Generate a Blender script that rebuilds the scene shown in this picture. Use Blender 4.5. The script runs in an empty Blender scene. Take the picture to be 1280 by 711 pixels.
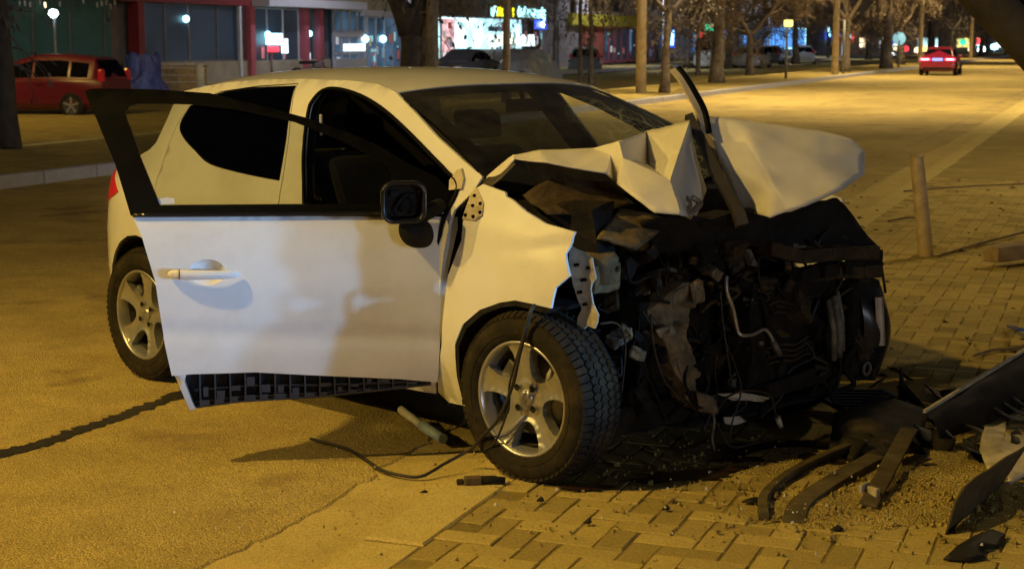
import bpy, bmesh, math, random
import numpy as np
from mathutils import Vector, Matrix
from mathutils.geometry import delaunay_2d_cdt
from mathutils import noise as mnoise

scene = bpy.context.scene
COL = scene.collection
R = math.radians

# ------------------------------------------------------------------ camera
cam_data = bpy.data.cameras.new('camera')
cam_data.sensor_width = 36.0
cam_data.lens = 56.25
cam_data.clip_start = 0.1
cam_data.clip_end = 2000
cam_data.dof.use_dof = True
cam_data.dof.focus_distance = 6.0
cam_data.dof.aperture_fstop = 7.0
cam = bpy.data.objects.new('camera', cam_data)
COL.objects.link(cam)
cam.location = (0, 0, 1.57)
cam.rotation_euler = (R(90 - 8.629), 0, 0)
scene.camera = cam

# ------------------------------------------------------------------ night sky
world = bpy.data.worlds.new('World')
scene.world = world
world.use_nodes = True
wn, wl = world.node_tree.nodes, world.node_tree.links
wn.clear()
wout = wn.new('ShaderNodeOutputWorld')
sky = wn.new('ShaderNodeTexSky')
sky.sky_type = 'NISHITA'
sky.sun_disc = False
sky.sun_elevation = R(5)
sky.sun_rotation = R(152)
bg1 = wn.new('ShaderNodeBackground'); bg1.inputs['Strength'].default_value = 0.0022
wl.new(sky.outputs[0], bg1.inputs['Color'])
bg2 = wn.new('ShaderNodeBackground')                      # city glow under low night cloud
bg2.inputs['Color'].default_value = (0.017, 0.0142, 0.0142, 1); bg2.inputs['Strength'].default_value = 1.0
add = wn.new('ShaderNodeAddShader')
wl.new(bg1.outputs[0], add.inputs[0]); wl.new(bg2.outputs[0], add.inputs[1])
wl.new(add.outputs[0], wout.inputs['Surface'])

# added cool fill that tints the open door, low from the right
sun_d = bpy.data.lights.new('cool_fill', 'SUN'); sun_d.energy = 0.32; sun_d.angle = R(8)
sun_d.color = (0.78, 0.86, 1.0)
sun = bpy.data.objects.new('cool_fill', sun_d); COL.objects.link(sun)
_az, _el = R(152), R(5)
_to = Vector((math.sin(_az) * math.cos(_el), math.cos(_az) * math.cos(_el), math.sin(_el)))
sun.rotation_euler = _to.to_track_quat('Z', 'Y').to_euler()

scene.view_settings.view_transform = 'Standard'
scene.view_settings.look = 'None'
scene.view_settings.exposure = 0.0
scene.view_settings.gamma = 1.0
scene.view_settings.use_curve_mapping = False
scene.cycles.max_bounces = 6
scene.cycles.diffuse_bounces = 3
scene.cycles.glossy_bounces = 3
scene.cycles.transparent_max_bounces = 12
scene.cycles.transmission_bounces = 4
scene.cycles.sample_clamp_indirect = 4.0

# ------------------------------------------------------------------ helpers
def smooth_table(xs, ys, sig, lo=None, hi=None):
    lo = xs[0] if lo is None else lo; hi = xs[-1] if hi is None else hi
    g = np.linspace(lo, hi, 600); v = np.interp(g, xs, ys)
    k = max(1, int(sig / (g[1] - g[0])))
    ker = np.exp(-0.5 * (np.arange(-3 * k, 3 * k + 1) / k) ** 2); ker /= ker.sum()
    pad = np.concatenate([2 * v[0] - v[3 * k:0:-1], v, 2 * v[-1] - v[-2:-3 * k - 2:-1]])
    v = np.convolve(pad, ker, 'valid')
    return lambda x: float(np.interp(x, g, v))

def V(*a): return Vector(a)

class MB:
    """collects shapes that become ONE mesh object"""
    def __init__(self): self.v = []; self.f = []; self.sm = []; self.mi = []; self.m = 0
    def add(self, vs, fs, smooth=False):
        o = len(self.v); self.v += [tuple(p) for p in vs]
        for q in fs: self.f.append([i + o for i in q]); self.sm.append(smooth); self.mi.append(self.m)
        return self
    def box(self, c, s, rot=None, taper=1.0):
        hx, hy, hz = s[0] / 2, s[1] / 2, s[2] / 2
        vs = []
        for z, k in ((-hz, 1), (hz, taper)):
            for x, y in ((-hx, -hy), (hx, -hy), (hx, hy), (-hx, hy)): vs.append(Vector((x * k, y * k, z)))
        if rot is not None:
            m = rot if isinstance(rot, Matrix) else Matrix.Rotation(rot, 3, 'Z')
            vs = [m @ v for v in vs]
        c = Vector(c)
        return self.add([v + c for v in vs], [(0,3,2,1),(4,5,6,7),(0,1,5,4),(1,2,6,5),(2,3,7,6),(3,0,4,7)])
    def bar(self, a, b, w, h, up=(0, 0, 1)):
        a, b = Vector(a), Vector(b); d = b - a; L = d.length; d.normalize()
        u = Vector(up); s = d.cross(u)
        if s.length < 1e-4: s = d.cross(Vector((1, 0, 0)))
        s.normalize(); u = s.cross(d)
        vs = []
        for p in (a, b):
            for i, j in ((-1,-1),(1,-1),(1,1),(-1,1)): vs.append(p + s * (i * w / 2) + u * (j * h / 2))
        return self.add(vs, [(0,1,2,3),(7,6,5,4),(0,4,5,1),(1,5,6,2),(2,6,7,3),(3,7,4,0)])
    def tube(self, pts, rad, seg=8, caps=True, smooth=True):
        pts = [Vector(p) for p in pts]; n = len(pts)
        if not hasattr(rad, '__len__'): rad = [rad] * n
        o = len(self.v); ref = None
        for i, p in enumerate(pts):
            t = (pts[min(i + 1, n - 1)] - pts[max(i - 1, 0)])
            if t.length < 1e-9: t = Vector((0, 0, 1))
            t.normalize()
            if ref is None:
                ref = t.cross(Vector((0.31, 0.17, 0.93)))
                if ref.length < 1e-3: ref = t.cross(Vector((1, 0, 0)))
            ref = ref - t * ref.dot(t); ref.normalize(); b = t.cross(ref)
            for k in range(seg):
                a = 2 * math.pi * k / seg
                self.v.append(tuple(p + (ref * math.cos(a) + b * math.sin(a)) * rad[i]))
        for i in range(n - 1):
            for k in range(seg):
                k2 = (k + 1) % seg
                self.f.append([o + i*seg + k, o + i*seg + k2, o + (i+1)*seg + k2, o + (i+1)*seg + k]); self.sm.append(smooth); self.mi.append(self.m)
        if caps:
            for i in (0, n - 1):
                self.f.append([o + i*seg + k for k in (range(seg - 1, -1, -1) if i == 0 else range(seg))]); self.sm.append(False); self.mi.append(self.m)
        return self
    def lathe(self, prof, seg=32, c=(0,0,0), ax='Y', smooth=True):
        """prof: list of (radius, offset along axis)"""
        o = len(self.v); c = Vector(c)
        for r, h in prof:
            for k in range(seg):
                a = 2 * math.pi * k / seg
                x, z = r * math.cos(a), r * math.sin(a)
                p = {'Y': (x, h, z), 'Z': (x, z, h), 'X': (h, x, z)}[ax]
                self.v.append(tuple(c + Vector(p)))
        for i in range(len(prof) - 1):
            for k in range(seg):
                k2 = (k + 1) % seg
                self.f.append([o + i*seg + k, o + i*seg + k2, o + (i+1)*seg + k2, o + (i+1)*seg + k]); self.sm.append(smooth); self.mi.append(self.m)
        return self
    def grid(self, fn, nu, nv, smooth=True, flip=False):
        o = len(self.v)
        for i in range(nu + 1):
            for j in range(nv + 1): self.v.append(tuple(fn(i / nu, j / nv)))
        for i in range(nu):
            for j in range(nv):
                a = o + i*(nv+1) + j; q = [a, a + 1, a + nv + 2, a + nv + 1]
                self.f.append(q[::-1] if flip else q); self.sm.append(smooth); self.mi.append(self.m)
        return self
    def slab(self, fn, nu, nv, th, smooth=True):
        """grid sheet with thickness th along -n given by fn(u, v, d)"""
        self.grid(lambda u, v: fn(u, v, 0), nu, nv, smooth)
        self.grid(lambda u, v: fn(u, v, th), nu, nv, smooth, True)
        for e in range(4):
            def ed(u, v, e=e):
                if e == 0: return fn(u, 0, th * v)
                if e == 1: return fn(u, 1, th * (1 - v))
                if e == 2: return fn(0, u, th * (1 - v))
                return fn(1, u, th * v)
            self.grid(ed, nv if e > 1 else nu, 1, False, True)
        return self
    def prism(self, outline, frame, th, smooth=False):
        """2D outline extruded by th; frame(u, v, d) -> point"""
        n = len(outline); tris = ear(outline)
        vs = [frame(u, v, 0) for u, v in outline] + [frame(u, v, th) for u, v in outline]
        fs = [t for t in tris] + [tuple(i + n for i in reversed(t)) for t in tris]
        fs += [(i, i + n, (i + 1) % n + n, (i + 1) % n) for i in range(n)]
        return self.add(vs, fs, smooth)
    def mesh(self, name):
        me = bpy.data.meshes.new(name)
        me.from_pydata(self.v, [], self.f); me.update()
        me.polygons.foreach_set('use_smooth', self.sm)
        me.polygons.foreach_set('material_index', self.mi)
        return me
    def build(self, name, mat, parent=None, bevel=0, sharp=None, kind=None):
        me = self.mesh(name)
        for m in (mat if isinstance(mat, (list, tuple)) else [mat]): me.materials.append(m)
        bm = bmesh.new(); bm.from_mesh(me); bmesh.ops.recalc_face_normals(bm, faces=bm.faces); bm.to_mesh(me); bm.free()
        if sharp: me.set_sharp_from_angle(angle=R(sharp))
        return link(name, me, parent, bevel, kind)

def link(name, me, parent=None, bevel=0, kind=None):
    o = bpy.data.objects.new(name, me); COL.objects.link(o)
    if parent is not None: o.parent = parent
    if bevel:
        b = o.modifiers.new('bevel', 'BEVEL'); b.width = bevel; b.segments = 2; b.limit_method = 'ANGLE'; b.angle_limit = R(35)
    if kind: o['kind'] = kind
    return o

def ear(poly):
    vs = [Vector(p) for p in poly]
    r = delaunay_2d_cdt(vs, [], [list(range(len(vs)))], 1, 1e-7)
    return [tuple(r[3][i][0] for i in f) for f in r[2] if all(r[3][i] for i in f)]

def inside(p, poly):
    x, y = p; c = False; n = len(poly); j = n - 1
    for i in range(n):
        xi, yi = poly[i]; xj, yj = poly[j]
        if (yi > y) != (yj > y) and x < (xj - xi) * (y - yi) / (yj - yi) + xi: c = not c
        j = i
    return c

def resample(poly, step, closed=True):
    out = []; n = len(poly)
    for i in range(n if closed else n - 1):
        a, b = Vector(poly[i]), Vector(poly[(i + 1) % n]); k = max(1, int(round((b - a).length / step)))
        for q in range(k): out.append(tuple(a.lerp(b, q / k)))
    if not closed: out.append(tuple(poly[-1]))
    return out

def spline(pts, n=6, closed=False):
    P = [Vector(p) for p in pts]; out = []; N = len(P)
    for i in range(N if closed else N - 1):
        g = (lambda k: P[k % N]) if closed else (lambda k: P[min(max(k, 0), N - 1)])
        p0, p1, p2, p3 = g(i - 1), g(i), g(i + 1), g(i + 2)
        for q in range(n):
            t = q / n
            out.append(0.5 * ((2*p1) + (p2 - p0)*t + (2*p0 - 5*p1 + 4*p2 - p3)*t*t + (3*p1 - p0 - 3*p2 + p3)*t**3))
    if not closed: out.append(P[-1].copy())
    return [tuple(p) for p in out]

def panel(mb, outline, fn, holes=(), step=0.03, th=0.012):
    """sheet-metal panel: 2D outline with holes, finely meshed and bent by fn(u, v, depth)"""
    loops = [resample(outline, step)] + [resample(h, step) for h in holes]
    pts, edges = [], []
    for L in loops:
        o = len(pts); pts += L; edges += [(o + i, o + (i + 1) % len(L)) for i in range(len(L))]
    nb = len(pts)
    us = [p[0] for p in outline]; vs_ = [p[1] for p in outline]
    bnd = np.array(pts)
    y = min(vs_) + step / 2; row = 0
    while y < max(vs_):
        x = min(us) + (step / 2 if row % 2 else 0)
        while x < max(us):
            if inside((x, y), outline) and not any(inside((x, y), h) for h in holes):
                if np.min((bnd[:, 0] - x) ** 2 + (bnd[:, 1] - y) ** 2) > (0.55 * step) ** 2: pts.append((x, y))
            x += step
        y += step * 0.87; row += 1
    r = delaunay_2d_cdt([Vector(p) for p in pts], edges, [], 0, 1e-7)
    V2, F2 = r[0], r[2]
    keep = []
    for f in F2:
        c = (sum(V2[i][0] for i in f) / 3, sum(V2[i][1] for i in f) / 3)
        if inside(c, outline) and not any(inside(c, h) for h in holes): keep.append(tuple(f))
    n = len(V2)
    vs = [fn(p[0], p[1], 0) for p in V2] + [fn(p[0], p[1], th) for p in V2]
    mb.add(vs, keep + [tuple(i + n for i in reversed(f)) for f in keep], True)
    for L in loops:
        k = len(L)
        rv = [fn(p[0], p[1], 0) for p in L] + [fn(p[0], p[1], th) for p in L]
        mb.add(rv, [(i, (i + 1) % k, (i + 1) % k + k, i + k) for i in range(k)], False)
    return mb

def empty(name, loc=(0,0,0), rz=0):
    o = bpy.data.objects.new(name, None); COL.objects.link(o); o.location = loc; o.rotation_euler = (0, 0, rz); o.empty_display_size = 0.2
    return o
def tag(o, label=None, cat=None, group=None, kind=None):
    if label: o['label'] = label
    if cat: o['category'] = cat
    if group: o['group'] = group
    if kind: o['kind'] = kind
    return o
def thing(name, label, cat, loc=(0,0,0), rz=0, group=None): return tag(empty(name, loc, rz), label, cat, group)
def copy_tree(o, parent=None):
    c = o.copy(); COL.objects.link(c); c.parent = parent
    for ch in list(o.children): copy_tree(ch, c)
    return c

AZ = R(20.7)                                   # the street runs along this bearing
ES, ET = Vector((math.sin(AZ), math.cos(AZ), 0)), Vector((-math.cos(AZ), math.sin(AZ), 0))
def ST(s, t, z=0): return ES * s + ET * t + Vector((0, 0, z))
STR = math.pi / 2 - AZ                         # rotation that lays local +x along the street

# ------------------------------------------------------------------ materials
def node_mat(name):
    m = bpy.data.materials.new(name); m.use_nodes = True
    nt = m.node_tree; b = nt.nodes['Principled BSDF']
    return m, nt.nodes, nt.links, b
def mat(name, col, rough=0.6, metal=0.0, var=0.25, scale=8.0, bump=0.0, bscale=None, dirt=None, dirt_amt=0.5, dscale=3.0, coat=0.0, spec=0.5, alpha=None):
    m, N, L, b = node_mat(name)
    tc = N.new('ShaderNodeTexCoord'); co = tc.outputs['Object']
    nz = N.new('ShaderNodeTexNoise'); nz.inputs['Scale'].default_value = scale; nz.inputs['Detail'].default_value = 6; nz.inputs['Roughness'].default_value = 0.62
    L.new(co, nz.inputs['Vector'])
    rp = N.new('ShaderNodeValToRGB')
    lo = [max(0, c * (1 - var)) for c in col]; hi = [min(1, c * (1 + var)) for c in col]
    rp.color_ramp.elements[0].position = 0.3; rp.color_ramp.elements[0].color = (*lo, 1)
    rp.color_ramp.elements[1].position = 0.7; rp.color_ramp.elements[1].color = (*hi, 1)
    L.new(nz.outputs['Fac'], rp.inputs['Fac'])
    out = rp.outputs['Color']
    if dirt:
        n2 = N.new('ShaderNodeTexNoise'); n2.inputs['Scale'].default_value = dscale; n2.inputs['Detail'].default_value = 8; n2.inputs['Roughness'].default_value = 0.7
        L.new(co, n2.inputs['Vector'])
        r2 = N.new('ShaderNodeValToRGB'); r2.color_ramp.elements[0].position = 0.45; r2.color_ramp.elements[1].position = 0.72
        r2.color_ramp.elements[0].color = (0,0,0,1); r2.color_ramp.elements[1].color = (dirt_amt,)*3 + (1,)
        L.new(n2.outputs['Fac'], r2.inputs['Fac'])
        mx = N.new('ShaderNodeMixRGB'); mx.inputs['Color2'].default_value = (*dirt, 1)
        L.new(r2.outputs['Color'], mx.inputs['Fac']); L.new(out, mx.inputs['Color1']); out = mx.outputs['Color']
    L.new(out, b.inputs['Base Color'])
    b.inputs['Roughness'].default_value = rough; b.inputs['Metallic'].default_value = metal
    b.inputs['Specular IOR Level'].default_value = spec
    if coat: b.inputs['Coat Weight'].default_value = coat; b.inputs['Coat Roughness'].default_value = 0.05
    if bump:
        n3 = N.new('ShaderNodeTexNoise'); n3.inputs['Scale'].default_value = bscale or scale * 4; n3.inputs['Detail'].default_value = 5
        L.new(co, n3.inputs['Vector'])
        bp = N.new('ShaderNodeBump'); bp.inputs['Strength'].default_value = bump; bp.inputs['Distance'].default_value = 0.01
        L.new(n3.outputs['Fac'], bp.inputs['Height']); L.new(bp.outputs['Normal'], b.inputs['Normal'])
    return m
def emit(name, col, strength, vary=0, vscale=3.0):
    m, N, L, b = node_mat(name)
    b.inputs['Base Color'].default_value = (*[min(.8, c) for c in col], 1); b.inputs['Roughness'].default_value = 0.4
    b.inputs['Emission Color'].default_value = (*col, 1); b.inputs['Emission Strength'].default_value = strength
    if vary:
        tc = N.new('ShaderNodeTexCoord'); nz = N.new('ShaderNodeTexNoise'); nz.inputs['Scale'].default_value = vscale; nz.inputs['Detail'].default_value = 3
        L.new(tc.outputs['Object'], nz.inputs['Vector'])
        mr = N.new('ShaderNodeMapRange'); mr.inputs['From Min'].default_value = 0.35; mr.inputs['From Max'].default_value = 0.65
        mr.inputs['To Min'].default_value = strength * (1 - vary); mr.inputs['To Max'].default_value = strength * (1 + vary)
        L.new(nz.outputs['Fac'], mr.inputs['Value']); L.new(mr.outputs['Result'], b.inputs['Emission Strength'])
    return m
def glass(name, tint, refl=1.0, cracks=False):
    m, N, L, b = node_mat(name); N.remove(b)
    out = [n for n in N if n.type == 'OUTPUT_MATERIAL'][0]
    tr = N.new('ShaderNodeBsdfTransparent'); tr.inputs['Color'].default_value = (*tint, 1)
    gl = N.new('ShaderNodeBsdfGlossy'); gl.inputs['Roughness'].default_value = 0.03
    fr = N.new('ShaderNodeFresnel'); fr.inputs['IOR'].default_value = 1.5
    ml = N.new('ShaderNodeMath'); ml.operation = 'MULTIPLY'; ml.inputs[1].default_value = refl
    L.new(fr.outputs[0], ml.inputs[0])
    mx = N.new('ShaderNodeMixShader'); L.new(ml.outputs[0], mx.inputs[0]); L.new(tr.outputs[0], mx.inputs[1]); L.new(gl.outputs[0], mx.inputs[2])
    sh = mx.outputs[0]
    if cracks:
        tc = N.new('ShaderNodeTexCoord')
        dn = N.new('ShaderNodeTexNoise'); dn.inputs['Scale'].default_value = 5; dn.inputs['Detail'].default_value = 8; dn.inputs['Roughness'].default_value = .75; L.new(tc.outputs['Object'], dn.inputs['Vector'])
        dm = N.new('ShaderNodeMapRange'); dm.inputs['From Min'].default_value = .35; dm.inputs['From Max'].default_value = .75; dm.inputs['To Min'].default_value = .012; dm.inputs['To Max'].default_value = .085; L.new(dn.outputs['Fac'], dm.inputs['Value'])
        dd = N.new('ShaderNodeBsdfDiffuse'); dd.inputs['Color'].default_value = (.42, .40, .34, 1)  # pale film over the screen, standing in for milky reflections
        m0 = N.new('ShaderNodeMixShader'); L.new(dm.outputs[0], m0.inputs[0]); L.new(sh, m0.inputs[1]); L.new(dd.outputs[0], m0.inputs[2]); sh = m0.outputs[0]
        # crazed zone on the far side of the screen, growing from the point of impact
        vo = N.new('ShaderNodeTexVoronoi'); vo.feature = 'DISTANCE_TO_EDGE'; vo.inputs['Scale'].default_value = 34; L.new(tc.outputs['Object'], vo.inputs['Vector'])
        v2 = N.new('ShaderNodeTexVoronoi'); v2.feature = 'DISTANCE_TO_EDGE'; v2.inputs['Scale'].default_value = 9; L.new(tc.outputs['Object'], v2.inputs['Vector'])
        mn = N.new('ShaderNodeMath'); mn.operation = 'MINIMUM'; L.new(vo.outputs['Distance'], mn.inputs[0]); L.new(v2.outputs['Distance'], mn.inputs[1])
        lt = N.new('ShaderNodeMapRange'); lt.inputs['From Min'].default_value = 0.012; lt.inputs['From Max'].default_value = 0.09; lt.inputs['To Min'].default_value = 1; lt.inputs['To Max'].default_value = 0.0
        L.new(mn.outputs[0], lt.inputs['Value'])
        di = N.new('ShaderNodeVectorMath'); di.operation = 'DISTANCE'; di.inputs[1].default_value = (2.12, 0.36, 1.12); L.new(tc.outputs['Object'], di.inputs[0])
        nz = N.new('ShaderNodeTexNoise'); nz.inputs['Scale'].default_value = 7; L.new(tc.outputs['Object'], nz.inputs['Vector'])
        ad = N.new('ShaderNodeMath'); ad.operation = 'MULTIPLY_ADD'; ad.inputs[1].default_value = 0.30; L.new(nz.outputs['Fac'], ad.inputs[0]); L.new(di.outputs['Value'], ad.inputs[2])
        mk = N.new('ShaderNodeMapRange'); mk.inputs['From Min'].default_value = 0.34; mk.inputs['From Max'].default_value = 0.62; mk.inputs['To Min'].default_value = 0.36; mk.inputs['To Max'].default_value = 0.0
        L.new(ad.outputs[0], mk.inputs['Value'])
        mu = N.new('ShaderNodeMath'); mu.operation = 'MULTIPLY'; L.new(lt.outputs[0], mu.inputs[0]); L.new(mk.outputs[0], mu.inputs[1])
        df = N.new('ShaderNodeBsdfDiffuse'); df.inputs['Color'].default_value = (0.55, 0.62, 0.5, 1)
        m2 = N.new('ShaderNodeMixShader'); L.new(mu.outputs[0], m2.inputs[0]); L.new(sh, m2.inputs[1]); L.new(df.outputs[0], m2.inputs[2]); sh = m2.outputs[0]
    L.new(sh, out.inputs['Surface'])
    return m

def ground_mat(name, c1, c2, c3, grain=220, bump=0.5, patch=0.5, rough=0.9, stain=None, bdist=0.006, tone=0):
    """dusty mineral surface: broad patches, medium blotches, grain"""
    m, N, L, b = node_mat(name)
    tc = N.new('ShaderNodeTexCoord'); co = tc.outputs['Object']
    def noise(s, d=6, r=0.6):
        n = N.new('ShaderNodeTexNoise'); n.inputs['Scale'].default_value = s; n.inputs['Detail'].default_value = d; n.inputs['Roughness'].default_value = r; L.new(co, n.inputs['Vector']); return n.outputs['Fac']
    def ramp(f, a, b_, ca, cb):
        r = N.new('ShaderNodeValToRGB'); r.color_ramp.elements[0].position = a; r.color_ramp.elements[1].position = b_
        r.color_ramp.elements[0].color = (*ca, 1); r.color_ramp.elements[1].color = (*cb, 1); L.new(f, r.inputs['Fac']); return r.outputs['Color']
    base = ramp(noise(patch, 5), 0.35, 0.65, c1, c2)
    mx = N.new('ShaderNodeMixRGB'); L.new(ramp(noise(3.2, 8, 0.7), 0.42, 0.7, (0,0,0), (.55,.55,.55)), mx.inputs['Fac']); L.new(base, mx.inputs['Color1']); mx.inputs['Color2'].default_value = (*c3, 1)
    vo = N.new('ShaderNodeTexVoronoi'); vo.inputs['Scale'].default_value = grain; L.new(co, vo.inputs['Vector'])
    g = ramp(vo.outputs['Color'], 0.1, 0.9, (.62,.62,.62), (1.3,1.3,1.3))
    m2 = N.new('ShaderNodeMixRGB'); m2.blend_type = 'MULTIPLY'; m2.inputs['Fac'].default_value = 0.8; L.new(mx.outputs['Color'], m2.inputs['Color1']); L.new(g, m2.inputs['Color2'])
    out = m2.outputs['Color']
    if stain:
        m3 = N.new('ShaderNodeMixRGB'); L.new(ramp(noise(stain[1], 6, 0.65), 0.56, 0.66, (0,0,0), (.75,.75,.75)), m3.inputs['Fac']); L.new(out, m3.inputs['Color1']); m3.inputs['Color2'].default_value = (*stain[0], 1); out = m3.outputs['Color']
    if tone:
        oi = N.new('ShaderNodeObjectInfo'); mr = N.new('ShaderNodeMapRange'); mr.inputs['To Min'].default_value = 1 - tone; mr.inputs['To Max'].default_value = 1 + tone * .6; L.new(oi.outputs['Random'], mr.inputs['Value'])
        m4 = N.new('ShaderNodeVectorMath'); m4.operation = 'SCALE'; L.new(out, m4.inputs[0]); L.new(mr.outputs[0], m4.inputs['Scale']); out = m4.outputs[0]
    L.new(out, b.inputs['Base Color']); b.inputs['Roughness'].default_value = rough; b.inputs['Specular IOR Level'].default_value = 0.25
    ad = N.new('ShaderNodeMath'); ad.operation = 'MULTIPLY_ADD'; L.new(vo.outputs['Distance'], ad.inputs[0]); ad.inputs[1].default_value = -1.0; L.new(noise(45, 6, 0.7), ad.inputs[2])
    bp = N.new('ShaderNodeBump'); bp.inputs['Strength'].default_value = bump; bp.inputs['Distance'].default_value = bdist
    L.new(ad.outputs[0], bp.inputs['Height']); L.new(bp.outputs['Normal'], b.inputs['Normal'])
    return m

M = {}
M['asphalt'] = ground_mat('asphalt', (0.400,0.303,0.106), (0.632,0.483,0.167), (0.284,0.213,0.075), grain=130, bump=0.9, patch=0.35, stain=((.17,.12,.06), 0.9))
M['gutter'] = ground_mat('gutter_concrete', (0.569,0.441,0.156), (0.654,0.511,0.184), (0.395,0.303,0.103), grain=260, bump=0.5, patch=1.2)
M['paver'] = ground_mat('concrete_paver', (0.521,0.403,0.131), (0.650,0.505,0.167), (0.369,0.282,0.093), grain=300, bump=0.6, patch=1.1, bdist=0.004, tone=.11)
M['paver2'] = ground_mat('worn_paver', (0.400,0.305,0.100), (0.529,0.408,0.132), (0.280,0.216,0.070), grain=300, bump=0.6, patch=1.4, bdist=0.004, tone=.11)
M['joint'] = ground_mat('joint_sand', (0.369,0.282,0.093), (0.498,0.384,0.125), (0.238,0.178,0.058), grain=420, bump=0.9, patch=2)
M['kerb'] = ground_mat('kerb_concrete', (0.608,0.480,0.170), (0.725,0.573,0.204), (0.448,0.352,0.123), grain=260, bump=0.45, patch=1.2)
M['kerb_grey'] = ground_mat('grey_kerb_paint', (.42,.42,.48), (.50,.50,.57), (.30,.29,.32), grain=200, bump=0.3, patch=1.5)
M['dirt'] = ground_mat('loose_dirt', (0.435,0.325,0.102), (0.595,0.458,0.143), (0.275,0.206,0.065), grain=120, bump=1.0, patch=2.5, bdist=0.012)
M['dark_line'] = mat('dark_road_line', (.03,.025,.02), rough=.55, var=.4, scale=20, bump=.3)
M['paint_white'] = mat('white_car_paint', (.74,.74,.73), rough=.38, var=.035, scale=3, coat=.9, dirt=(.46,.41,.33), dirt_amt=.38, dscale=2.3)
M['paint_torn'] = mat('torn_white_paint', (.70,.67,.60), rough=.55, var=.03, scale=4, coat=0, spec=.35, dirt=(.45,.38,.27), dirt_amt=.35, dscale=7, bump=.03, bscale=26)
M['hood_under'] = mat('hood_underside', (.05,.045,.04), rough=.55, metal=.3, var=.4, scale=10, dirt=(.09,.07,.045), dirt_amt=.4, dscale=12)
M['black'] = mat('black_trim', (.003,.003,.0035), rough=.5, var=.3, scale=20, spec=.08)
M['black_matt'] = mat('black_plastic', (.013,.0125,.012), rough=.8, var=.35, scale=14, bump=.15, spec=.2)
M['black_gloss'] = mat('black_gloss_plastic', (.012,.012,.014), rough=.16, var=.3, scale=14)
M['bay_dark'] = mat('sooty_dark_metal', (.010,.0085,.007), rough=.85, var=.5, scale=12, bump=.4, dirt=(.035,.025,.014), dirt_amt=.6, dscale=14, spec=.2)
M['bay_metal'] = mat('grimy_aluminium', (.19,.165,.125), rough=.6, metal=.25, var=.4, scale=16, bump=.6, bscale=40, dirt=(.04,.03,.018), dirt_amt=.95, dscale=13, spec=.3)
M['bay_brown'] = mat('rusty_brown_metal', (.06,.04,.02), rough=.8, metal=.1, var=.5, scale=18, bump=.5, dirt=(.018,.013,.008), dirt_amt=.8, dscale=10, spec=.25)
M['bright_metal'] = mat('bright_pipe_metal', (.48,.45,.38), rough=.4, metal=.7, var=.2, scale=20, dirt=(.16,.12,.07), dirt_amt=.7, dscale=16)
M['tan_cast'] = mat('oily_tan_casting', (.20,.15,.08), rough=.75, var=.45, scale=14, bump=.7, bscale=30, dirt=(.03,.022,.012), dirt_amt=.95, dscale=11, spec=.3)
M['tan_plate'] = mat('dusty_tan_plate', (.15,.108,.05), rough=.8, var=.4, scale=16, bump=.6, bscale=30, dirt=(.04,.028,.014), dirt_amt=.8, dscale=12, spec=.2)
M['cream'] = mat('cream_primer_steel', (.50,.44,.33), rough=.65, var=.2, scale=14, dirt=(.18,.13,.07), dirt_amt=.8, dscale=16, bump=.2)
M['rubber'] = mat('tyre_rubber', (.026,.023,.018), rough=.9, var=.35, scale=18, bump=.25, dirt=(.085,.062,.034), dirt_amt=.6, dscale=6, spec=.06)
M['alloy'] = mat('silver_alloy', (.50,.50,.50), rough=.34, metal=.75, var=.07, scale=10, dirt=(.2,.17,.12), dirt_amt=.35, dscale=9)
M['alloy_dark'] = mat('dark_wheel_barrel', (.10,.095,.085), rough=.5, metal=.6, var=.3, scale=10)
M['disc'] = mat('brake_disc', (.22,.20,.18), rough=.5, metal=.8, var=.3, scale=12)
M['interior'] = mat('dark_cabin_cloth', (.018,.018,.021), rough=.85, var=.3, scale=30, spec=.2)
M['interior2'] = mat('grey_cabin_plastic', (.04,.04,.043), rough=.6, var=.25, scale=20)
M['ws_glass'] = glass('windscreen_glass', (.80,.86,.82), 1.0, cracks=True)
M['side_glass'] = glass('clear_side_glass', (.90,.93,.91), 0.55)
M['door_glass'] = glass('tinted_door_glass', (.74,.755,.75), 0.45)
M['tint_glass'] = glass('privacy_glass', (.10,.10,.11), 0.6)
M['cable'] = mat('black_cable', (.02,.018,.016), rough=.55, var=.2)
M['tail_red'] = mat('red_lamp_plastic', (.55,.02,.03), rough=.2, var=.1)
M['wood'] = mat('old_timber', (.34,.25,.14), rough=.85, var=.3, scale=9, bump=.5, bscale=40, dirt=(.16,.11,.06), dirt_amt=.7, dscale=5)
M['white_plastic'] = mat('white_plastic', (.62,.62,.60), rough=.5, var=.08, dirt=(.3,.24,.15), dirt_amt=.5, dscale=12)
M['blue_plastic'] = mat('blue_plastic', (.03,.08,.38), rough=.4, var=.1)

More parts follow.
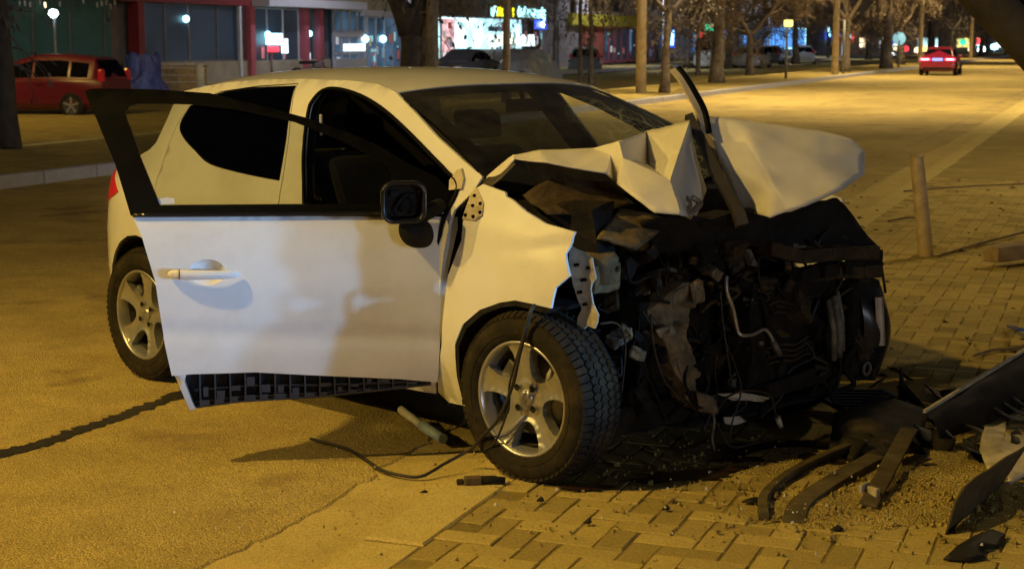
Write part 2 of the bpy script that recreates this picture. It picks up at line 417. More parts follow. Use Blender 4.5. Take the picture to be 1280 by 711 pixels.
# sodium lamp light
SODIUM = (1.0, 0.665, 0.16)
def lamp_light(parent, loc, watts, colour, size, target, cone=150, blend=.6):
    d = bpy.data.lights.new('lamp_light', 'SPOT'); d.energy = watts; d.color = colour; d.shadow_soft_size = size; d.spot_size = R(cone); d.spot_blend = blend
    o = bpy.data.objects.new('lamp_light', d); COL.objects.link(o); o.location = loc
    o.rotation_euler = (Vector(loc) - Vector(target)).to_track_quat('Z', 'Y').to_euler()
    o.parent = parent; o.matrix_parent_inverse = parent.matrix_world.inverted()
    return o
M['lamp_post'] = mat('galvanised_lamp_post', (.22,.22,.22), rough=.55, metal=.6, var=.2)
M['sodium_lens'] = emit('sodium_lens', (1.0,.62,.2), 6)
M['led_lens'] = emit('led_lens', (.75,.85,1.0), 6)
def street_lamp(label, base, height, arm, watts, colour, size, target, lens, group='street lamps around the crash', cone=150, blend=.6):
    """base: ground point, arm: horizontal vector from the post to the lamp head"""
    t = thing('street_lamp', label, 'street lamp', base, 0, group)
    bpy.context.view_layer.update()
    m = MB(); m.tube([(0,0,0),(0,0,.35),(0,0,.36),(0,0,height-.4)], [.11,.11,.075,.05], 12); m.build('post', M['lamp_post'], t)
    m = MB(); m.box((0,0,.006),(.36,.36,.03)); m.build('base_plate', M['lamp_post'], t)
    a = Vector(arm); h = Vector((0,0,height))
    m = MB(); m.tube(spline([Vector((0,0,height-.45)), Vector((0,0,height-.15)) + a*.12, h + a*.55, h + a]), .035, 8); m.build('arm', M['lamp_post'], t)
    d = a.normalized(); ang = math.atan2(d.y, d.x); c = h + a + d*.25
    m = MB(); m.box(c + Vector((0,0,.03)), (.66,.26,.10), ang, .8); m.build('lamp_head', M['lamp_post'], t, bevel=.02)
    m = MB(); m.box(c - Vector((0,0,.035)), (.52,.20,.025), ang); m.build('lens', M[lens], t)
    lamp_light(t, Vector(base) + c - Vector((0,0,.12)), watts, colour, size, target, cone, blend)
    return t
street_lamp('grey street lamp on the verge lighting the wrecked car from the left', (-14.2, 3.2, .12), 6.6, (1.2,.05,0), 2700, SODIUM, .10, (1.2,5.2,0), 'sodium_lens', cone=62, blend=1.0)
street_lamp('grey street lamp on the near kerb behind the photographer', (-1.95, -.1, .01), 5.4, (-2.1,3.6,0), 1110, SODIUM, .10, (-.6,5.4,0), 'sodium_lens')

# ================================================================== the setting
rng = random.Random(7)
def in_view(p, mx=0.03):
    """whether a point falls inside the camera's field, and how far off it is"""
    v = Vector(p) - Vector((0, 0, 1.57)); c, s = math.cos(R(8.629)), math.sin(R(8.629))
    d = v.y * c - v.z * s
    if d < .5: return False, d
    return abs(v.x / d) < .32 + mx and abs((v.y * s + v.z * c) / d) < .178 + mx, d

def strip(name, t0, t1, s0, s1, z, m, n=1, parent=None, kind='structure'):
    mb = MB(); mb.grid(lambda u, v: ST(s0 + (s1 - s0) * u, t0 + (t1 - t0) * v, z), n, 1, False)
    o = mb.build(name, m, parent)
    if parent is None: tag(o, kind=kind)
    return o

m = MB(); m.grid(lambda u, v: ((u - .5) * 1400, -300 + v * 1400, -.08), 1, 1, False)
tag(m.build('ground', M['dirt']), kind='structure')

# road: the asphalt coat ends in a broken edge short of the concrete gutter
KT = 2.18
edge = [(-14, 2.95), (2.6, 2.95), (3.5, 2.86), (3.8, 2.76), (3.95, 2.56), (4.3, 2.50), (4.8, 2.48)]
rr = random.Random(3); s_ = 4.9
while s_ < 24: edge.append((s_, 2.50 + rr.uniform(-.03, .03))); s_ += rr.uniform(.04, .09)
edge += [(60, 2.5), (260, 2.5)]
fine = []
for a, b in zip(edge, edge[1:]):
    k = max(1, int((b[0] - a[0]) / .06)) if 2.4 < a[0] < 5 else 1
    for q in range(k): fine.append((a[0] + (b[0]-a[0])*q/k, a[1] + (b[1]-a[1])*q/k + (rr.uniform(-.014,.014) if k > 1 else 0)))
fine.append(edge[-1])
mb = MB(); vs = []; n = len(fine)
for s, t in fine: vs += [ST(s, t - .018, -.010), ST(s, t, 0), ST(s, 11.2, 0)]
fs = []
for i in range(n - 1): fs += [(3*i+1, 3*i+4, 3*i+5, 3*i+2), (3*i, 3*i+3, 3*i+4, 3*i+1)]
mb.add(vs, fs)
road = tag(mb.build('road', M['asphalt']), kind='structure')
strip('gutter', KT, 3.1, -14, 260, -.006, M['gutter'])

# dark band across the road and a couple of finer cracks
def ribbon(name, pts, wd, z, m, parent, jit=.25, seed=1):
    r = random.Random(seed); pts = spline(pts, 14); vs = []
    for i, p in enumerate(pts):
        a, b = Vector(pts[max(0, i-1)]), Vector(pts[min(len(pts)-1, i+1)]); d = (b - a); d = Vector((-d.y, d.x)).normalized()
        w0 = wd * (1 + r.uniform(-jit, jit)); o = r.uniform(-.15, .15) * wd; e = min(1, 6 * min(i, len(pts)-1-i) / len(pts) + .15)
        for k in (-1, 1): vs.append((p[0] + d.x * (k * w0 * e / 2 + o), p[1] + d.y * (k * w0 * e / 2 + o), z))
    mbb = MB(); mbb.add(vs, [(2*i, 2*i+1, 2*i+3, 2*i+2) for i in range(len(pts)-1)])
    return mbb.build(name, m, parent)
ribbon('dark_band', [(-2.6,5.15),(-1.99,5.96),(-1.86,6.15),(-1.75,6.40),(-1.62,6.72),(-1.50,7.02),(-1.30,7.6)], .085, .004, M['dark_line'], road, .3, 4)
ribbon('road_crack', [(-3.4,13.6),(-2.3,14.2),(-.9,14.6),(.8,15.6)], .05, .004, M['dark_line'], road, .6, 6)

mp, N_, L_, b_ = node_mat('worn_lane_paint')
b_.inputs['Base Color'].default_value = (.55,.47,.33,1); b_.inputs['Roughness'].default_value = .9
nz_ = N_.new('ShaderNodeTexNoise'); nz_.inputs['Scale'].default_value = 9; nz_.inputs['Detail'].default_value = 9; nz_.inputs['Roughness'].default_value = .75
tc_ = N_.new('ShaderNodeTexCoord'); L_.new(tc_.outputs['Object'], nz_.inputs['Vector'])
rp_ = N_.new('ShaderNodeValToRGB'); rp_.color_ramp.elements[0].position = .47; rp_.color_ramp.elements[1].position = .66; rp_.color_ramp.elements[1].color = (.6,.6,.6,1)
L_.new(nz_.outputs['Fac'], rp_.inputs['Fac']); L_.new(rp_.outputs['Color'], b_.inputs['Alpha'])
for s0 in range(-8, 160, 8): strip('lane_dash', 6.95, 7.09, s0 + .5, s0 + 4.2, .004, mp, 1, road)
strip('edge_line', 2.86, 2.98, 14, 200, .004, mp, 1, road)
# near kerb: concrete edging stones, flush and a little uneven
kerb = tag(empty('kerb', (0,0,0)), kind='structure')
kr = random.Random(11)
def stone_mesh(L, W, H, ch=.008):
    mbb = MB(); a = [(-L/2, -W/2), (L/2, -W/2), (L/2, W/2), (-L/2, W/2)]
    i_ = [(x - math.copysign(ch, x), y - math.copysign(ch, y)) for x, y in a]
    vs = [(x, y, -H) for x, y in a] + [(x, y, -ch) for x, y in a] + [(x, y, 0) for x, y in i_]
    fs = [(4+i, 4+(i+1)%4, (i+1)%4+8, i+8) for i in range(4)] + [(i, (i+1)%4, (i+1)%4+4, i+4) for i in range(4)] + [(8,9,10,11)]
    mbb.add(vs, fs); return mbb
ks = stone_mesh(.79, .205, .12).mesh('kerb_stone'); ks.materials.append(M['kerb'])
s_ = 2.42
while s_ < 26:
    o = link('kerb_stone', ks, kerb); o.location = ST(s_, KT - .105 + kr.uniform(-.004,.004), .04 + kr.uniform(-.004,.004)); o.rotation_euler = (kr.uniform(-.01,.01), kr.uniform(-.006,.006), STR + kr.uniform(-.006,.006)); s_ += .8
mb = MB(); mb.box(ST((26+260)/2 - .38, KT - .105, -.02), (234, .205, .12), STR); mb.build('kerb_run', M['kerb'], kerb)

# pavement of small concrete pavers laid in herringbone
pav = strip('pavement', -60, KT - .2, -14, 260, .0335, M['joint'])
PL, PW_ = .2, .1
meshes = {}
for k in range(3):
    for d in (0, 1):
        mbb = stone_mesh(PL - .004 - .001*k, PW_ - .004 - .001*k, .04, .003 + .001*k)
        me = mbb.mesh('paver'); me.materials.append(M['paver'] if k < 2 else M['paver2']); meshes[k, d] = me
cells = []
for i in range(30, 190):
    for j in range(-62, 20):
        k = (i - j) % 4
        if k == 0: cells.append(((i + 1) * .1, (j + .5) * .1 - .03, 0))
        elif k == 3: cells.append(((i + .5) * .1, (j + 1) * .1 - .03, 1))
rest = MB(); near = []
for s, t, d in cells:
    if t > KT - .215 - (PL/2 if d else PW_/2) + .012: continue
    p = ST(s, t, .04); ok, dist = in_view(p, .06)
    if not ok: continue
    near.append((dist, s, t, d))
near.sort()
pr = random.Random(5)
for idx, (dist, s, t, d) in enumerate(near):
    k = pr.randrange(3); z = .038 + pr.gauss(0, .0016); rot = STR + (math.pi/2 if d else 0) + pr.gauss(0, .008)
    tx, ty = pr.gauss(0, .006), pr.gauss(0, .006)
    p = ST(s + pr.gauss(0, .001), t + pr.gauss(0, .001), z)
    if idx < 300:
        o = link('paver', meshes[k, d], pav); o.location = p; o.rotation_euler = (tx, ty, rot)
    else:
        mt = Matrix.Translation(p) @ Matrix.Rotation(rot, 4, 'Z') @ Matrix.Rotation(tx, 4, 'X') @ Matrix.Rotation(ty, 4, 'Y')
        me = meshes[k, d]
        rest.m = 0 if k < 2 else 1
        rest.add([mt @ v.co for v in me.vertices], [tuple(f.vertices) for f in me.polygons])
ro = rest.build('distant_pavers', [M['paver'], M['paver2']], pav); ro['kind'] = 'stuff'
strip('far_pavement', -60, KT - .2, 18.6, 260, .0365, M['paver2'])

# soil thrown up where the front end ploughed into the pavement
def mound(name, c, rx, ry, h, rot, seed, zb=.034, nn=70):
    ca, sa = math.cos(rot), math.sin(rot); o3 = Vector((seed * 7.3, seed * 2.9, 0))
    def f(u, v):
        x, y = (u - .5) * 2, (v - .5) * 2; rad = math.hypot(x, y)
        q = Vector((x * rx, y * ry, 0)); nz = mnoise.fractal(q * 5 + o3, 1.0, 2.0, 5); n2 = mnoise.fractal(q * 26 + o3, .8, 2.1, 4)
        fall = max(0, 1 - (rad * (1 + .25 * nz)) ** 2)
        z = zb - .012 + (h * (.6 + .55 * nz) + .0035 * n2) * min(1, fall * 1.6) + .012 * min(1, fall * 6)
        return (c[0] + ca * x * rx - sa * y * ry, c[1] + sa * x * rx + ca * y * ry, z)
    mb = MB(); mb.grid(f, nn, nn); return tag(mb.build(name, M['dirt']), kind='stuff')
mound('loose_soil', (1.32, 5.30), .62, .30, .018, .5, 3)
mound('loose_soil', (1.72, 5.75), .55, .42, .03, .3, 5)
mound('loose_soil', (1.05, 5.85), .30, .24, .025, .6, 8)

# scattered grit, clods and crumbs of glass
def scatter(name, spots, m, kind='stuff'):
    mb = MB(); r = random.Random(21)
    for (cx, cy, sx, sy, n, lo, hi, z) in spots:
        for _ in range(n):
            x, y = r.gauss(cx, sx), r.gauss(cy, sy); q = lo * (hi / lo) ** (r.random() ** 2.2)
            a = r.uniform(0, 6.28)
            vs = [(x + q * math.cos(a + k * 1.57) * r.uniform(.6, 1.2), y + q * math.sin(a + k * 1.57) * r.uniform(.6, 1.2), z - .002) for k in range(4)]
            vs += [(x + (v[0] - x) * .5 + r.uniform(-.3, .3) * q, y + (v[1] - y) * .5 + r.uniform(-.3, .3) * q, z + q * r.uniform(.5, 1.1)) for v in vs]
            mb.add(vs, [(4,5,6,7),(0,1,5,4),(1,2,6,5),(2,3,7,6),(3,0,4,7)])
    return tag(mb.build(name, m), kind=kind)
scatter('grit', [(1.2,5.35,.45,.25,520,.003,.014,.045),(1.6,5.3,.4,.35,420,.003,.018,.045),(.5,5.2,.8,.4,420,.002,.009,.041),(2.2,8.5,1.2,2.0,300,.004,.02,.041),(.9,5.8,.4,.3,300,.003,.014,.042)], M['dirt'])
scatter('road_grit', [(-.6,5.2,.8,.5,320,.0015,.006,.001),(-1.2,6.2,1.2,1.0,300,.002,.006,.001),(-.55,5.25,.16,.2,260,.002,.008,-.008)], M['gutter'])
scatter('glass_crumbs', [(.6,5.35,.9,.4,60,.003,.008,.042),(-.6,5.3,.6,.4,40,.002,.005,.002)], M['white_plastic'])
def blot(name, c, rx, ry, rot, z, m, seed, parent):
    r = random.Random(seed); n = 40; ph = [(k, r.uniform(0, 6.28), r.uniform(.03, .2)) for k in (2, 3, 4, 5, 7, 9, 13)]
    pts = []
    for i in range(n):
        a = 2 * math.pi * i / n; q = 1 + sum(am * math.sin(k * a + p) for k, p, am in ph)
        x, y = rx * q * math.cos(a), ry * q * math.sin(a)
        pts.append((c[0] + x * math.cos(rot) - y * math.sin(rot), c[1] + x * math.sin(rot) + y * math.cos(rot), z))
    mb = MB(); mb.add(pts, [tuple(range(n))]); return mb.build(name, m, parent)
M['oil'] = mat('spilled_oil', (.035,.018,.012), rough=.28, var=.5, scale=10)
blot('oil_patch', (.62,5.62), .22, .07, .25, .0475, M['oil'], 2, pav)
blot('oil_patch', (.98,5.95), .3, .16, .1, .0475, M['oil'], 5, pav)
blot('oil_patch', (.26,5.46), .10, .03, .1, .0475, M['oil'], 9, pav)

PAVE_DROP = -.028                              # the pavement is almost flush with the carriageway
for o in list(COL.objects):
    if o.parent is None and o.name.split('.')[0] in ('kerb', 'pavement', 'far_pavement', 'loose_soil', 'grit'): o.location.z += PAVE_DROP

# far side: grey kerb stones, planted verge, service road, shop pavement
fk = tag(empty('far_kerb', (0,0,0)), kind='structure')
fm = stone_mesh(.985, .16, .17, .015).mesh('kerb_stone'); fm.materials.append(M['kerb_grey'])
s_ = 9.35
while s_ < 120:
    o = link('kerb_stone', fm, fk); o.location = ST(s_, 11.28, .14 + kr.uniform(-.006,.006)); o.rotation_euler = (0, 0, STR + kr.uniform(-.008,.008)); s_ += 1.0
mb = MB(); mb.box(ST(190, 11.28, .055), (140, .16, .17), STR); mb.build('kerb_run', M['kerb_grey'], fk)
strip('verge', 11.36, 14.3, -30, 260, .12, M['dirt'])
mb = MB(); mb.box(ST(110, 14.38, .06), (290, .16, .17), STR); tag(mb.build('verge_kerb', M['kerb']), kind='structure')
strip('service_road', 14.46, 25.4, -40, 300, -.18, M['asphalt'])
mb = MB(); mb.box(ST(110, 25.48, .05), (300, .16, .16), STR); tag(mb.build('shop_kerb', M['kerb_grey']), kind='structure')
strip('shop_pavement', 25.56, 42, -40, 300, .125, M['paver2'])

# ================================================================== the wrecked car
# car frame: x forward from the rear axle, y to the car's left, z up; W = distance to the right of the centre line
CAR = thing('wrecked_car', 'white five door hatchback with smashed front end and open passenger door', 'car', (-1.134, 7.971, 0), R(-45))
plan_w = smooth_table([-.72,-.66,-.62,-.56,-.48,-.35,-.2,0,.3,.7,1.2,2.0,2.4,2.7,3.0,3.3], [.2,.44,.545,.655,.73,.795,.835,.862,.866,.856,.852,.852,.86,.845,.78,.65], .05)
prof_w = smooth_table([.1,.15,.2,.26,.35,.5,.68,.8,.9,.95,1.0,1.1,1.2,1.3,1.36,1.40,1.43,1.46], [.10,.08,.055,.03,.01,0,0,.012,.032,.052,.08,.125,.168,.215,.25,.285,.34,.46], .02)
taper_w = smooth_table([-.8,-.6,-.2,.2,.8,3.4], [.42,.42,.28,.13,0,0], .1)
def hw(X, Z): return plan_w(X) - prof_w(Z) - taper_w(X) * max(0, Z - .93)
def side(sgn, off=0): return lambda X, Z, d: (X, -sgn * (hw(X, Z) + off - d), Z)
def P(X, W, Z): return Vector((X, -W, Z))

def arc(cx, cz, r, a0, a1, n=14): return [(cx + r * math.cos(R(a0 + (a1 - a0) * i / n)), cz + r * math.sin(R(a0 + (a1 - a0) * i / n))) for i in range(n + 1)]
side_out = [(2.0,.24),(1.2,.21),(.42,.21)] + arc(0,.315,.368,-12,192) + [(-.45,.25),(-.58,.28),(-.645,.45),(-.655,.62),(-.64,.80),(-.59,.90),(-.50,.955),(-.35,.995),(-.20,1.03),(-.11,1.065),(-.075,1.10),(-.09,1.196),(-.115,1.265),(-.10,1.335),
  (.1,1.36),(.3,1.385),(.575,1.402),(.875,1.41),(1.2,1.408),(1.40,1.397),(1.534,1.37),(1.694,1.299),(1.875,1.208),(2.067,1.125),(2.19,1.077),(2.165,1.02),(2.10,.95),(2.08,.7),(2.06,.45)]
door_hole = [(1.235,.87),(1.115,1.083),(1.045,1.27),(1.045,1.325),(1.085,1.368),(1.188,1.372),(1.358,1.345),(1.532,1.293),(1.724,1.212),(1.892,1.132),(1.995,1.083),(2.08,1.03),(2.06,.9),(2.04,.7),(2.0,.45),(1.9,.33),(1.35,.30),(1.27,.42),(1.25,.65)]
rear_hole = [(1.045,.92),(1.08,.6),(1.075,.34),(.52,.31),(.46,.40),(.405,.52),(.33,.62),(.25,.70),(.17,.80),(.11,.95),(.06,1.10),(.05,1.19),(.085,1.28),(.30,1.345),(.575,1.375),(.875,1.392),(.965,1.18),(1.02,1.0)]
rear_win = [(.10,1.272),(.088,1.192),(.168,1.138),(.333,1.082),(.457,1.043),(.624,1.02),(.822,1.004),(.992,.995),(.942,1.175),(.866,1.378),(.574,1.362),(.309,1.332)]
rear_win_l = [(.30,1.09),(.16,1.15),(.12,1.27),(.309,1.332),(.574,1.362),(.866,1.375),(1.12,1.37),(1.19,1.25),(1.36,.995),(.822,1.004),(.457,1.043)]
front_win_l = [(1.52,.985),(1.36,1.23),(1.29,1.348),(1.36,1.335),(1.53,1.282),(1.72,1.202),(1.86,1.125),(1.93,1.06),(1.96,.985)]
rear_win = [tuple(q) for q in spline(rear_win[:8], 4)] + [tuple(q) for q in spline(rear_win[8:10], 2)][:-1] + [tuple(q) for q in spline(rear_win[9:] + rear_win[:1], 4)][:-1]
door_hole = [tuple(q) for q in spline(door_hole, 3, True)]
def shrink(poly, d):
    cx = sum(p[0] for p in poly) / len(poly); cy = sum(p[1] for p in poly) / len(poly); out = []
    for x, y in poly:
        l = math.hypot(x - cx, y - cy); out.append((cx + (x - cx) * (1 - d / l), cy + (y - cy) * (1 - d / l)))
    return out
m = MB(); panel(m, side_out, side(1), [door_hole, rear_hole], .032); m.build('side_panel', M['paint_white'], CAR)['label'] = 'right flank with painted door pillars'
rd = panel(MB(), shrink(rear_hole, .005), side(1), [rear_win], .03).build('rear_door', M['paint_white'], CAR)
panel(MB(), shrink(rear_win, -.008), side(1, .003), [], .05, .004).build('window', M['tint_glass'], rd)
panel(MB(), shrink(rear_hole, -.02), side(1, -.03), [shrink(rear_win, .01)], .06, .006).build('door_seal', M['black'], rd)
# left flank, seen through the windows
panel(MB(), side_out, side(-1), [front_win_l, rear_win_l], .05).build('side_panel', M['paint_white'], CAR)
panel(MB(), shrink(rear_win_l, -.006), side(-1, .003), [], .08, .004).build('rear_window', M['side_glass'], CAR)
panel(MB(), shrink(side_out, .012), side(-1, -.035), [shrink(front_win_l, .008), shrink(rear_win_l, .008)], .06, .01).build('inner_trim', M['interior'], CAR)
panel(MB(), shrink(side_out, .012), side(1, -.05), [shrink(door_hole, -.01), shrink(rear_win, .008)], .06, .01).build('inner_trim', M['interior'], CAR)
# black rubber seal round the open doorway
ds = [P(x, hw(x, z) + .004, z) for x, z in spline(door_hole, 5, True)]
MB().tube(ds + [ds[0]], .009, 6, False).build('doorway_seal', M['black'], CAR)

# roof
rail_z = smooth_table([-.2,-.10,.1,.3,.575,.875,1.2,1.40,1.534,1.7], [1.31,1.335,1.36,1.385,1.402,1.41,1.408,1.397,1.37,1.30], .05)
mid_z = smooth_table([-.2,-.12,.1,.4,.8,1.2,1.4,1.6,1.8], [1.34,1.365,1.415,1.445,1.457,1.455,1.438,1.402,1.32], .08)
def roof_pt(u, v, d=0):
    q = 2 * v - 1; xf = 1.60 - .066 * q * q; X = -.115 + (xf + .115) * u
    z0 = rail_z(X); e = hw(X, z0); z = z0 + (mid_z(X) - z0) * (1 - abs(q) ** 2.6)
    return P(X, -q * e, z - d)
MB().slab(lambda u, v, d: roof_pt(u, v, d), 40, 28, .012).build('roof', M['paint_white'], CAR)
MB().grid(lambda u, v: roof_pt(.02 + .95 * u, .02 + .96 * v, .035), 16, 12).build('headliner', M['interior'], CAR)
MB().tube([roof_pt(.88 + .001 * i, .52, -.004 - .0) + Vector((0, 0, .0)) for i in range(2)], .001).build('roof_seam', M['black'], CAR)

# windscreen
def ws_pt(u, v, d=0):
    q = 2 * v - 1; t = roof_pt(1, v, .004)
    b = P(2.40 - .21 * q * q, -q * .741, .985 + .092 * q * q)
    p = t.lerp(b, u); return p + Vector((.6, 0, .8)) * (.045 * math.sin(math.pi * u) * (1 - .5 * q * q) - d)
wsc = MB().grid(lambda u, v: ws_pt(u, v), 30, 30).build('windscreen', M['ws_glass'], CAR)
fm_ = MB()
fm_.grid(lambda u, v: ws_pt(u * .09, v, .005), 4, 24); fm_.grid(lambda u, v: ws_pt(.9 + u * .1, v, .005), 4, 24)
fm_.grid(lambda u, v: ws_pt(u, v * .06, .005), 24, 3); fm_.grid(lambda u, v: ws_pt(u, 1 - v * .06, .005), 24, 3)
fm_.build('black_border', M['black'], wsc)
mr_ = MB(); c = ws_pt(.13, .5, .06)
mr_.box(c, (.03,.2,.055)); mr_.tube([c, ws_pt(.07, .5, .01)], .012, 6); mr_.build('interior_mirror', M['black_matt'], CAR, bevel=.008)

# tail: bumper, tailgate, rear window
def tail_pt(z, q, bul=.03):
    X = np.interp(z, [.27,.45,.62,.80,.90,.955,.995,1.03,1.065,1.10,1.196,1.265,1.335], [-.575,-.645,-.655,-.64,-.59,-.50,-.35,-.20,-.11,-.075,-.09,-.115,-.10])
    W = hw(X, z) - .002; return P(X - (1 - abs(q) ** 3) * bul * np.interp(z, [.3,.9,1.05,1.3], [2.2,2.0,9,3.0]), -q * W, z)
MB().grid(lambda u, v: tail_pt(.27 + .36 * u, 2*v-1), 10, 20).build('rear_bumper', M['paint_white'], CAR)
MB().grid(lambda u, v: tail_pt(.632 + .36 * u, 2*v-1), 10, 20).build('tailgate', M['paint_white'], CAR)
MB().grid(lambda u, v: tail_pt(.994 + .34 * u, 2*v-1), 10, 20).build('rear_window', M['black_gloss'], CAR)
for sg in (1, -1):
    panel(MB(), [(-.58,.80),(-.60,.86),(-.55,.93),(-.42,.955),(-.30,.90),(-.24,.865),(-.34,.83),(-.45,.80)], side(sg, .006), [], .03, .012).build('tail_lamp', M['tail_red'], CAR)
panel(MB(), [(x, z) for x, z in arc(0,.315,.372,-12,192)] + [(x, z) for x, z in reversed(arc(0,.315,.356,-12,192))], side(1, -.012), [], .03, .10).build('wheel_arch', M['black_matt'], CAR)
MB().lathe([(.37,-.72),(.40,-.5),(.40,-.3)], 32, (0,0,.315)).build('wheel_well', M['bay_dark'], CAR)

# front wing, torn off along the bonnet line
wing = [(2.161,1.02),(2.175,.848),(2.119,.711),(2.085,.449),(2.022,.251),(2.064,.215),(2.164,.216),(2.154,.336),(2.162,.46),(2.21,.542),(2.297,.606),(2.403,.645),(2.48,.662),(2.556,.659),(2.648,.652),(2.662,.724),(2.717,.771),(2.684,.842),(2.711,.92),(2.567,.937),(2.458,.97),(2.38,1.006),(2.345,1.016),(2.335,1.03),(2.302,1.036),(2.211,1.052)]
def wing_fn(X, Z, d):
    k = max(0, X - 2.3) / .4
    n = mnoise.noise(Vector((X * 7, Z * 7, 1.3))) * .012 * k + mnoise.noise(Vector((X * 2.6, Z * 3.1, 4))) * .012
    n += -.02 * math.exp(-((Z - .80 - .15 * (X - 2.2)) / .02) ** 2) * k * .5
    return (X, -(hw(X, Z) + n - d), Z)
fw = panel(MB(), wing, wing_fn, [], .022, .01).build('front_wing', M['paint_white'], CAR)
panel(MB(), [(2.164,.216),(2.154,.336),(2.162,.46),(2.21,.542),(2.297,.606),(2.403,.645),(2.48,.662),(2.556,.659),(2.648,.652),(2.62,.63),(2.48,.642),(2.403,.627),(2.31,.59),(2.225,.53),(2.178,.455),(2.171,.336),(2.178,.22)], lambda X, Z, d: (X, -(hw(X, Z) + .0 - d), Z), [], .025, .16).build('arch_liner', M['black_matt'], fw)
br = panel(MB(), [(2.165,1.015),(2.165,.925),(2.235,.925),(2.262,.945),(2.25,.985),(2.21,1.02),(2.185,1.04)], side(1, .008), [], .02, .006).build('wing_bracket', M['cream'], fw)
for x, z in ((2.178,.94),(2.222,.938),(2.25,.955),(2.20,.975),(2.235,.985),(2.19,1.01)):
    MB().lathe([(.0001,-.004),(.006,-.004),(.006,.004)], 10, P(x, hw(x, z) + .010, z)).build('bolt_hole', M['black'], br)
panel(MB(), [(2.03,1.055),(2.055,1.095),(2.075,1.10),(2.105,1.065),(2.11,1.03),(2.045,1.02)], side(1, .012), [], .02, .02).build('torn_hinge_plate', M['cream'], CAR)
panel(MB(), [(2.12,.97),(2.12,.25),(2.6,.30),(2.75,.6),(2.75,.93),(2.4,1.0)], side(-1), [], .05).build('front_wing', M['paint_white'], CAR)['label'] = 'far side front wing'

# cabin
ib = MB(); ib.box((1.1, 0, .28), (2.4, 1.45, .06)); ib.box((-.15, 0, .55), (.1, 1.3, .8)); ib.build('cabin_floor', M['interior'], CAR)
def seat_part(pts, wd, name, par, mt='interior'):
    mb = MB(); n = len(pts)
    mb.add([(x, -wd/2, z) for x, z in pts] + [(x, wd/2, z) for x, z in pts], [tuple(range(n - 1, -1, -1)), tuple(range(n, 2*n))] + [(i, (i+1) % n, (i+1) % n + n, i + n) for i in range(n)])
    return mb.build(name, M[mt], par, bevel=.04)
for yy in (.36, -.36):
    st_ = empty('front_seat', (0, yy, 0)); st_.parent = CAR
    seat_part([(1.2,.34),(1.72,.38),(1.72,.50),(1.62,.53),(1.25,.47)], .50, 'cushion', st_)
    seat_part([(1.30,.44),(1.16,.46),(.98,1.04),(1.02,1.10),(1.10,1.08),(1.22,.80)], .48, 'backrest', st_)
    seat_part([(1.0,1.12),(.965,1.24),(.99,1.26),(1.05,1.24),(1.07,1.13)], .24, 'headrest', st_)
seat_part([(.10,.40),(.10,1.02),(.22,1.02),(.36,.55),(.85,.55),(.85,.36)], 1.25, 'rear_seat', CAR)
def dash_pt(u, v):
    prof = [(2.36,.98),(2.22,1.0),(2.0,.985),(1.88,.95),(1.83,.86),(1.90,.70),(2.0,.55)]
    k = u * (len(prof) - 1); i = min(int(k), len(prof) - 2); f = k - i; q = 2 * v - 1
    return P(prof[i][0] + (prof[i+1][0] - prof[i][0]) * f, -q * .66, prof[i][1] + (prof[i+1][1] - prof[i][1]) * f - .03 * q * q)
MB().grid(dash_pt, 24, 16).build('dashboard', M['interior2'], CAR)
sw = MB(); cc, ax1, ax2 = P(1.74, -.36, .90), Vector((0, 1, 0)), Vector((.42, 0, .907))
ring = [cc + ax1 * (.18 * math.cos(a * math.pi / 12)) + ax2 * (.18 * math.sin(a * math.pi / 12)) for a in range(25)]
sw.tube(ring, .016, 8, False); sw.bar(cc - ax1 * .17, cc + ax1 * .17, .03, .05); sw.bar(cc, cc - ax2 * .17, .05, .03); sw.bar(cc, cc + Vector((.2, 0, -.12)), .07, .07)
sw.build('steering_wheel', M['black_matt'], CAR)
MB().box(P(1.06, .60, 1.22), (.012, .012, .09)).build('belt_anchor', M['white_plastic'], CAR, bevel=.004)

